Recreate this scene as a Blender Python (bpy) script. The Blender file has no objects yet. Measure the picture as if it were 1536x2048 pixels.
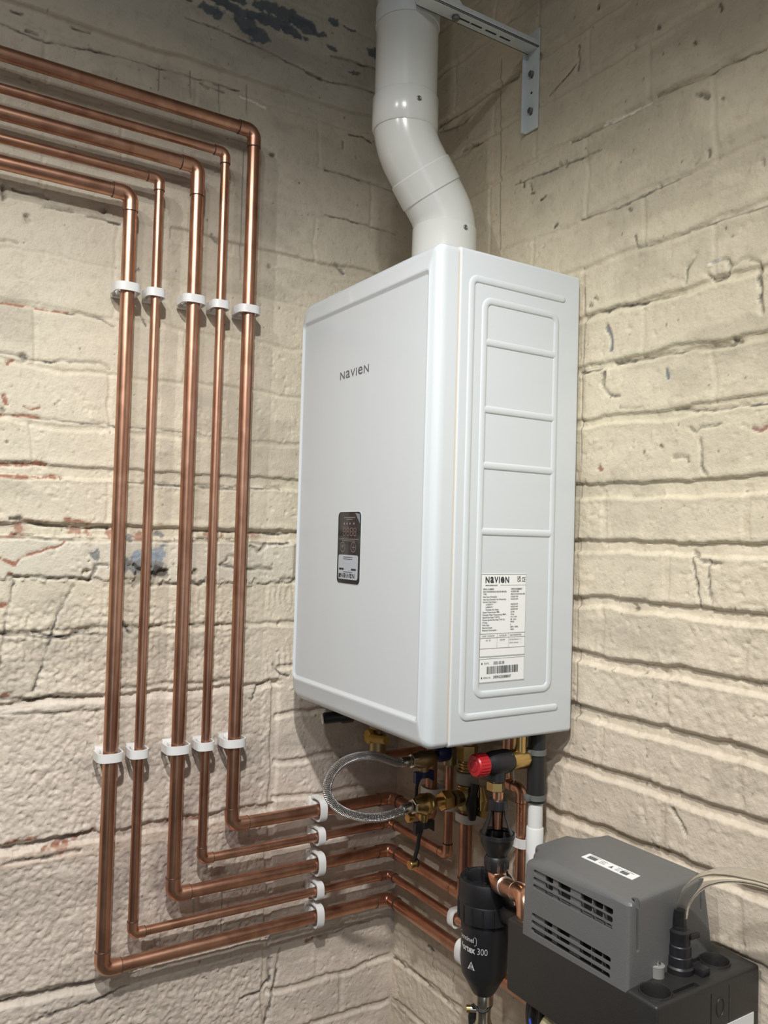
import bpy, bmesh, math, random
import numpy as np
from mathutils import Vector, Matrix, Euler
random.seed(4); rng = np.random.default_rng(11)
PI = math.pi
COL = bpy.context.scene.collection
X0, X1, YF, H2 = 0.0713, 0.4876, -0.28, 0.3475   # boiler: left, right, front, half height (origin at its mid height in the room corner)

# ------------------------------------------------------------------ materials
def newmat(name):
    m = bpy.data.materials.new(name); m.use_nodes = True
    nt = m.node_tree; b = nt.nodes['Principled BSDF']
    return m, nt, b
def setp(b, **k):
    for key, v in k.items():
        s = b.inputs[key.replace('_', ' ')]
        s.default_value = (*v, 1.0) if isinstance(v, tuple) and len(v) == 3 else v
def plain(name, col, rough=0.5, metal=0.0, bump=0.0, scale=200.0, var=0.0, **k):
    m, nt, b = newmat(name)
    setp(b, Base_Color=col, Roughness=rough, Metallic=metal, **k)
    tc = nt.nodes.new('ShaderNodeTexCoord')
    n = nt.nodes.new('ShaderNodeTexNoise'); n.inputs['Scale'].default_value = scale; n.inputs['Detail'].default_value = 4
    nt.links.new(tc.outputs['Object'], n.inputs['Vector'])
    if var > 0:
        mx = nt.nodes.new('ShaderNodeMix'); mx.data_type = 'RGBA'
        n2 = nt.nodes.new('ShaderNodeTexNoise'); n2.inputs['Scale'].default_value = scale * .15; n2.inputs['Detail'].default_value = 5
        nt.links.new(tc.outputs['Object'], n2.inputs['Vector'])
        mx.inputs['A'].default_value = (*[c * (1 - var) for c in col], 1)
        mx.inputs['B'].default_value = (*[min(1, c * (1 + var)) for c in col], 1)
        nt.links.new(n2.outputs['Fac'], mx.inputs['Factor']); nt.links.new(mx.outputs['Result'], b.inputs['Base Color'])
    if bump > 0:
        bp = nt.nodes.new('ShaderNodeBump'); bp.inputs['Strength'].default_value = bump; bp.inputs['Distance'].default_value = .001
        nt.links.new(n.outputs['Fac'], bp.inputs['Height']); nt.links.new(bp.outputs['Normal'], b.inputs['Normal'])
    return m
def copper_mat(name, c1, c2, rough):
    m, nt, b = newmat(name); setp(b, Metallic=1.0)
    tc = nt.nodes.new('ShaderNodeTexCoord'); mp = nt.nodes.new('ShaderNodeMapping'); mp.inputs['Scale'].default_value = (9, 9, 5)
    n = nt.nodes.new('ShaderNodeTexNoise'); n.inputs['Scale'].default_value = 3; n.inputs['Detail'].default_value = 6; n.inputs['Distortion'].default_value = .6
    r = nt.nodes.new('ShaderNodeValToRGB'); r.color_ramp.elements[0].position = .36; r.color_ramp.elements[1].position = .6
    r.color_ramp.elements[0].color = (*c1, 1); r.color_ramp.elements[1].color = (*c2, 1)
    nt.links.new(tc.outputs['Object'], mp.inputs['Vector']); nt.links.new(mp.outputs['Vector'], n.inputs['Vector'])
    nt.links.new(n.outputs['Fac'], r.inputs['Fac']); nt.links.new(r.outputs['Color'], b.inputs['Base Color'])
    mr = nt.nodes.new('ShaderNodeMapRange'); mr.inputs['To Min'].default_value = rough; mr.inputs['To Max'].default_value = rough + .14
    n2 = nt.nodes.new('ShaderNodeTexNoise'); n2.inputs['Scale'].default_value = 40; nt.links.new(tc.outputs['Object'], n2.inputs['Vector'])
    nt.links.new(n2.outputs['Fac'], mr.inputs['Value']); nt.links.new(mr.outputs['Result'], b.inputs['Roughness'])
    return m
M = {}
M['copper'] = copper_mat('copper', (.47, .25, .17), (.63, .355, .245), .29)
M['copper_fit'] = copper_mat('copper_fitting', (.54, .29, .20), (.70, .40, .28), .29)
M['copper_clean'] = copper_mat('copper_clean', (.72, .38, .25), (.86, .50, .34), .2)
M['solder'] = plain('solder', (.16, .12, .10), .4, .8)
M['silver_solder'] = plain('silver_solder', (.7, .68, .65), .3, 1.0)
M['white_enamel'] = plain('white_enamel', (.60, .64, .665), .28, bump=.04, scale=700, Coat_Weight=.15)
M['white_plastic'] = plain('white_plastic', (.70, .71, .70), .32, bump=.03, scale=300)
M['flue_white'] = plain('flue_white', (.66, .67, .64), .22, var=.02, scale=30, Coat_Weight=.3)
M['clip_white'] = plain('clip_white', (.74, .74, .73), .4, var=.04)
M['gasket'] = plain('gasket', (.68, .62, .52), .7)
M['dark_plate'] = plain('case_underside', (.10, .10, .10), .6)
M['bracket'] = plain('painted_steel', (.64, .68, .68), .4, bump=.1, scale=250, var=.06)
M['screw'] = plain('screw_steel', (.22, .22, .21), .4, .7)
M['steel'] = plain('bright_steel', (.62, .62, .60), .25, 1.0)
M['nickel'] = plain('nickel', (.62, .58, .50), .25, 1.0, var=.1)
M['brass'] = plain('brass', (.62, .44, .18), .28, 1.0, var=.15, scale=120)
M['brass_dull'] = plain('brass_dull', (.46, .36, .19), .42, 1.0, var=.18, scale=120)
M['black'] = plain('black_plastic', (.013, .013, .015), .40, bump=.08, scale=300)
M['black_rubber'] = plain('black_rubber', (.012, .013, .013), .5, bump=.1, scale=400)
M['tank_black'] = plain('tank_black', (.022, .021, .020), .45, bump=.25, scale=500, var=.15)
M['vent_shade'] = plain('vent_shade', (.004, .004, .004), .8)  # near-black standing in for the shade inside the cover vents
M['pump_grey'] = plain('pump_grey', (.125, .126, .126), .42, bump=.25, scale=600, var=.05)
M['pump_inner'] = plain('pump_inner', (.15, .145, .13), .6)
M['blue_dark'] = plain('blue_plastic', (.012, .025, .10), .4)
M['red'] = plain('red_plastic', (.42, .012, .02), .35)
M['yellow'] = plain('yellow_paint', (.50, .30, .03), .4, var=.1)
M['grey_plastic'] = plain('grey_clip', (.12, .125, .12), .45)
M['grey_light'] = plain('grey_light', (.42, .40, .34), .5)
M['boss_grey'] = plain('boss_grey', (.24, .24, .22), .45)
M['label'] = plain('label_paper', (.80, .82, .81), .35)
M['ink'] = plain('ink', (.03, .032, .035), .5)
M['logo_ink'] = plain('logo_ink', (.12, .125, .13), .45)
M['panel_black'] = plain('panel_black', (.018, .022, .026), .12, Coat_Weight=.5)
M['panel_print'] = plain('panel_print', (.30, .27, .26), .4)
M['panel_red'] = plain('panel_digit', (.34, .21, .19), .4)
M['panel_label'] = plain('panel_label', (.42, .46, .50), .35)
M['panel_tab'] = plain('panel_tab', (.20, .23, .26), .35)
M['white_print'] = plain('white_print', (.52, .52, .52), .5)
M['wire_blue'] = plain('wire_blue', (.02, .05, .35), .4)
M['wire_cream'] = plain('wire_cream', (.42, .38, .22), .3)
M['floor'] = plain('concrete', (.13, .125, .115), .8, bump=.5, scale=60, var=.2)
M['ceiling'] = plain('ceiling_paint', (.30, .29, .27), .85, bump=.4, scale=40, var=.1)
M['room_wall'] = plain('painted_brick_far', (.30, .28, .25), .8, bump=.4, scale=30, var=.08)
# clear tubing
m, nt, b = newmat('clear_tube'); setp(b, Base_Color=(1, 1, .98), Roughness=.05, IOR=1.33); b.inputs['Transmission Weight'].default_value = 1.0
M['clear'] = m
# braided hose
m, nt, b = newmat('braided_steel'); setp(b, Metallic=1.0, Roughness=.26, Base_Color=(.62, .62, .61))
uv = nt.nodes.new('ShaderNodeUVMap'); sx = nt.nodes.new('ShaderNodeSeparateXYZ'); nt.links.new(uv.outputs['UV'], sx.inputs[0])
def mth(op, a, b_):
    n = nt.nodes.new('ShaderNodeMath'); n.operation = op
    for i, s in enumerate((a, b_)):
        if s is None: continue
        if isinstance(s, (int, float)): n.inputs[i].default_value = s
        else: nt.links.new(s, n.inputs[i])
    return n.outputs[0]
uu = mth('MULTIPLY', sx.outputs[0], 2 * PI * 9); vv = mth('MULTIPLY', sx.outputs[1], 2 * PI / .0052)
s1 = mth('SINE', mth('ADD', uu, vv), None); s2 = mth('SINE', mth('SUBTRACT', uu, vv), None)
hh = mth('MULTIPLY', s1, s2)
bp = nt.nodes.new('ShaderNodeBump'); bp.inputs['Strength'].default_value = 1.0; bp.inputs['Distance'].default_value = .0012
nt.links.new(hh, bp.inputs['Height']); nt.links.new(bp.outputs['Normal'], b.inputs['Normal'])
rp = nt.nodes.new('ShaderNodeMapRange'); rp.inputs['From Min'].default_value = -1; rp.inputs['To Min'].default_value = .30; rp.inputs['To Max'].default_value = .92
nt.links.new(hh, rp.inputs['Value']); nt.links.new(rp.outputs['Result'], b.inputs['Base Color'])
M['braid'] = m
# painted wall: vertex colour carries patches, chips and a darker, greyer top, fine grain from noise
def wall_mat(name):
    m, nt, b = newmat(name); setp(b, Roughness=.62)
    at = nt.nodes.new('ShaderNodeAttribute'); at.attribute_name = 'paint'
    tc = nt.nodes.new('ShaderNodeTexCoord')
    n = nt.nodes.new('ShaderNodeTexNoise'); n.inputs['Scale'].default_value = 260; n.inputs['Detail'].default_value = 5
    nt.links.new(tc.outputs['Object'], n.inputs['Vector'])
    n2 = nt.nodes.new('ShaderNodeTexNoise'); n2.inputs['Scale'].default_value = 70; n2.inputs['Detail'].default_value = 6; n2.inputs['Roughness'].default_value = .65
    nt.links.new(tc.outputs['Object'], n2.inputs['Vector'])
    mx = nt.nodes.new('ShaderNodeMix'); mx.data_type = 'RGBA'; mx.blend_type = 'MULTIPLY'
    r = nt.nodes.new('ShaderNodeValToRGB'); r.color_ramp.elements[0].position = .33; r.color_ramp.elements[0].color = (.80, .77, .73, 1)
    r.color_ramp.elements[1].position = .48; r.color_ramp.elements[1].color = (1, 1, 1, 1)
    nt.links.new(n2.outputs['Fac'], r.inputs['Fac']); mx.inputs['Factor'].default_value = .6
    nt.links.new(at.outputs['Color'], mx.inputs['A']); nt.links.new(r.outputs['Color'], mx.inputs['B'])
    nt.links.new(mx.outputs['Result'], b.inputs['Base Color'])
    ad = nt.nodes.new('ShaderNodeMath'); ad.operation = 'MULTIPLY_ADD'; ad.inputs[1].default_value = 1.6
    nt.links.new(n2.outputs['Fac'], ad.inputs[0]); nt.links.new(n.outputs['Fac'], ad.inputs[2])
    bp = nt.nodes.new('ShaderNodeBump'); bp.inputs['Strength'].default_value = .5; bp.inputs['Distance'].default_value = .0015
    nt.links.new(ad.outputs[0], bp.inputs['Height']); nt.links.new(bp.outputs['Normal'], b.inputs['Normal'])
    return m
M['wall'] = wall_mat('painted_masonry')

# ------------------------------------------------------------------ object helpers
def tag(o, label=None, cat=None, group=None, kind=None):
    if label: o['label'] = label
    if cat: o['category'] = cat
    if group: o['group'] = group
    if kind: o['kind'] = kind
    return o
def empty(name, loc, label, cat, group=None):
    o = bpy.data.objects.new(name, None); COL.objects.link(o); o.location = loc; o.empty_display_size = .02
    return tag(o, label, cat, group)
def link(name, me, mat, parent=None, label=None):
    o = bpy.data.objects.new(name, me); COL.objects.link(o)
    if mat is not None: me.materials.append(mat)
    if parent is not None:
        o.parent = parent; o.matrix_parent_inverse = parent_matrix(parent).inverted()
    if label: o['label'] = label
    return o
def parent_matrix(p):
    m = Matrix.Translation(p.location) @ p.rotation_euler.to_matrix().to_4x4()
    if p.parent: m = parent_matrix(p.parent) @ p.matrix_parent_inverse @ m
    return m
class MB:
    def __init__(s): s.v = []; s.f = []; s.uv = []
    def add(s, vs, fs, uvs=None):
        n = len(s.v); s.v += [tuple(v) for v in vs]; s.f += [tuple(i + n for i in f) for f in fs]
        s.uv += uvs if uvs else [[(0, 0)] * len(f) for f in fs]
    def box(s, x0, x1, y0, y1, z0, z1, bev=0, seg=2):
        bm = bmesh.new(); bmesh.ops.create_cube(bm, size=1)
        for v in bm.verts: v.co = Vector(((x0 + x1) / 2 + v.co.x * (x1 - x0), (y0 + y1) / 2 + v.co.y * (y1 - y0), (z0 + z1) / 2 + v.co.z * (z1 - z0)))
        if bev: bmesh.ops.bevel(bm, geom=bm.edges[:], offset=bev, segments=seg, profile=.5, affect='EDGES')
        s.addbm(bm)
    def addbm(s, bm):
        bm.verts.index_update(); s.add([v.co[:] for v in bm.verts], [[v.index for v in f.verts] for f in bm.faces]); bm.free()
    def tube(s, pts, r, seg=24, cap=True, up=None, closed=False, sq=None):
        """swept tube; r is a number or a list; sq=(a,b): elliptic / flat profile factors in (side, up)"""
        P = [Vector(p) for p in pts]; n = len(P)
        R = r if isinstance(r, (list, tuple)) else [r] * n
        T = []
        for i in range(n):
            if closed: t = P[(i + 1) % n] - P[i - 1]
            else: t = P[min(i + 1, n - 1)] - P[max(i - 1, 0)]
            T.append(t.normalized())
        if up is not None: U = [Vector(up)] * n
        else:
            u = Vector((0, 0, 1)) if abs(T[0].z) < .9 else Vector((1, 0, 0))
            u = (u - T[0] * u.dot(T[0])).normalized(); U = [u]
            for i in range(1, n):
                q = T[i - 1].rotation_difference(T[i]); u = q @ u; u = (u - T[i] * u.dot(T[i])).normalized(); U.append(u)
        vs = []; L = 0; Ls = []
        for i in range(n):
            if i: L += (P[i] - P[i - 1]).length
            Ls.append(L)
            S = T[i].cross(U[i]).normalized(); m = 1
            if sq and 0 < i < n - 1 or (sq and closed):
                a = (P[i] - P[i - 1]).normalized().dot((P[(i + 1) % n] - P[i]).normalized()); m = 1 / max(.5, math.sqrt((1 + a) / 2))
            for k in range(seg):
                an = 2 * PI * k / seg; a_, b_ = math.cos(an), math.sin(an)
                if sq: vs.append(P[i] + S * a_ * sq[0] * m + U[i] * b_ * sq[1])
                else: vs.append(P[i] + (S * a_ + U[i] * b_) * R[i])
        fs = []; uvs = []
        for i in range(n if closed else n - 1):
            j = (i + 1) % n
            for k in range(seg):
                k2 = (k + 1) % seg
                fs.append((i * seg + k, i * seg + k2, j * seg + k2, j * seg + k))
                uvs.append([(k / seg, Ls[i]), ((k + 1) / seg, Ls[i]), ((k + 1) / seg, Ls[j]), (k / seg, Ls[j])])
        if cap and not closed:
            fs.append(tuple(reversed(range(seg)))); uvs.append([(0, 0)] * seg)
            fs.append(tuple(range((n - 1) * seg, n * seg))); uvs.append([(0, 0)] * seg)
        s.add(vs, fs, uvs)
    def lathe(s, o, d, prof, seg=32, cap=True, flat=None):
        """profile [(t along d, radius)...] turned about the axis through o; seg=6 gives a hexagon nut"""
        o = Vector(o); d = Vector(d).normalized(); u = Vector((0, 0, 1)) if abs(d.z) < .9 else Vector((1, 0, 0))
        u = (u - d * u.dot(d)).normalized(); w = d.cross(u); vs = []
        for t, r in prof:
            for k in range(seg):
                a = 2 * PI * k / seg; vs.append(o + d * t + (u * math.cos(a) + w * math.sin(a)) * r)
        n = len(prof); fs = []
        for i in range(n - 1):
            for k in range(seg):
                k2 = (k + 1) % seg; fs.append((i * seg + k, i * seg + k2, (i + 1) * seg + k2, (i + 1) * seg + k))
        if cap: fs.append(tuple(reversed(range(seg)))); fs.append(tuple(range((n - 1) * seg, n * seg)))
        s.add(vs, fs)
    def nut(s, o, d, t0, t1, r, seg=6):
        c = r * .08; s.lathe(o, d, [(t0, r * .88), (t0 + c, r), (t1 - c, r), (t1, r * .88)], seg)
    def mesh(s, name, smooth=True, ang=35):
        me = bpy.data.meshes.new(name); me.from_pydata(s.v, [], s.f)
        ul = me.uv_layers.new(name='UVMap'); flat = [c for f in s.uv for p in f for c in p]
        if len(flat) == 2 * len(me.loops): ul.data.foreach_set('uv', flat)
        bm = bmesh.new(); bm.from_mesh(me); bmesh.ops.recalc_face_normals(bm, faces=bm.faces[:]); bm.to_mesh(me); bm.free()
        if smooth:
            me.polygons.foreach_set('use_smooth', [True] * len(me.polygons)); me.set_sharp_from_angle(angle=math.radians(ang))
        return me
    def build(s, name, mat, parent=None, label=None, smooth=True, ang=35):
        return link(name, s.mesh(name, smooth, ang), mat, parent, label)
def arc_path(pts, rad, n=10):
    """polyline with rounded corners"""
    P = [Vector(p) for p in pts]; out = [P[0]]
    for i in range(1, len(P) - 1):
        a = (P[i - 1] - P[i]).normalized(); b_ = (P[i + 1] - P[i]).normalized()
        r = rad[i - 1] if isinstance(rad, (list, tuple)) else rad
        th = a.angle(b_); t = min(r / math.tan(th / 2), (P[i - 1] - P[i]).length * .49 if len(P) > 3 else 9, (P[i + 1] - P[i]).length * .99)
        rr = t * math.tan(th / 2); c = P[i] + (a + b_).normalized() * (rr / math.sin(th / 2))
        s0 = P[i] + a * t - c; s1 = P[i] + b_ * t - c; ax = s0.cross(s1).normalized(); tot = s0.angle(s1)
        for k in range(n + 1): out.append(c + Matrix.Rotation(tot * k / n, 3, ax) @ s0)
    out.append(P[-1]); return out
def rrect(xa, xb, za, zb, rads, n=6):
    """rounded rectangle in a plane; rads = (bl, br, tr, tl)"""
    out = []
    for (cx, cz, r, a0) in ((xa, za, rads[0], PI), (xb, za, rads[1], 1.5 * PI), (xb, zb, rads[2], 0), (xa, zb, rads[3], .5 * PI)):
        ox = cx + r if cx == xa else cx - r; oz = cz + r if cz == za else cz - r
        for k in range(n + 1):
            a = a0 + k / n * PI / 2; out.append((ox + r * math.cos(a), oz + r * math.sin(a)))
    return out
def loft(mb, rings, cap0=True, cap1=True):
    n = len(rings[0]); vs = [p for r in rings for p in r]; fs = []
    for i in range(len(rings) - 1):
        for k in range(n):
            k2 = (k + 1) % n; fs.append((i * n + k, i * n + k2, (i + 1) * n + k2, (i + 1) * n + k))
    if cap0: fs.append(tuple(reversed(range(n))))
    if cap1: fs.append(tuple(range((len(rings) - 1) * n, len(rings) * n)))
    mb.add(vs, fs)
def text(mb, s, size, fn, align='LEFT', bold=0.0, extr=0.0, sx=1.0):
    """lettering as a mesh: fn(a, b, h) places text-plane coordinates on the surface"""
    cu = bpy.data.curves.new('t', 'FONT'); cu.body = s; cu.size = size; cu.align_x = align; cu.offset = bold * size; cu.extrude = extr; cu.resolution_u = 3
    ob = bpy.data.objects.new('t', cu); COL.objects.link(ob)
    bpy.context.view_layer.update()
    me = ob.evaluated_get(bpy.context.evaluated_depsgraph_get()).to_mesh()
    mb.add([fn(v.co.x * sx, v.co.y, v.co.z) for v in me.vertices], [tuple(p.vertices) for p in me.polygons])
    ob.to_mesh_clear(); bpy.data.objects.remove(ob); bpy.data.curves.remove(cu)
def logo(mb, s, x0, base, cap, width, fn, bold=.02, extr=0.0, sgn=1):
    """wordmark of equal-height letters, evenly spaced over the given width"""
    gl = []
    for ch in s:
        m_ = MB(); text(m_, ch, 1.0, lambda a, b, h: (a, b, h), bold=bold)
        xs = [v[0] for v in m_.v]; ys = [v[1] for v in m_.v]; k = cap / (max(ys) - min(ys))
        gl.append((m_, min(xs), min(ys), k if ch not in 'NV' else k, (max(xs) - min(xs)) * k))
    gaps = [cap * .22 * k_ for k_ in (1, .45, .75, 1, 1, 0)]; tot = sum(g[4] for g in gl) + sum(gaps); q = width / tot; x = x0
    for (m_, mx, my, k, w), gap in zip(gl, gaps):
        mb.add([fn(x + (v[0] - mx) * k * q, base + (v[1] - my) * k, 0) for v in m_.v], m_.f); x += (w + gap) * q
def boolean(me, cutters):
    ob = bpy.data.objects.new('b', me); COL.objects.link(ob); cs = []
    for c in cutters:
        co = bpy.data.objects.new('c', c); COL.objects.link(co); cs.append(co)
        md = ob.modifiers.new('b', 'BOOLEAN'); md.operation = 'DIFFERENCE'; md.object = co; md.solver = 'EXACT'
    bpy.context.view_layer.update()
    out = bpy.data.meshes.new_from_object(ob.evaluated_get(bpy.context.evaluated_depsgraph_get()))
    for o in cs + [ob]: bpy.data.objects.remove(o)
    out.polygons.foreach_set('use_smooth', [True] * len(out.polygons)); out.set_sharp_from_angle(angle=math.radians(30))
    return out
def dup(root, loc, rot, label):
    r = root.copy(); COL.objects.link(r); r.location = loc; r.rotation_euler = rot; r['label'] = label
    for ch in list(root.children):
        c = ch.copy(); COL.objects.link(c); c.parent = r; c.matrix_parent_inverse = Matrix.Identity(4)
        for g in ch.children:
            d = g.copy(); COL.objects.link(d); d.parent = c; d.matrix_parent_inverse = Matrix.Identity(4)
    return r

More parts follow.
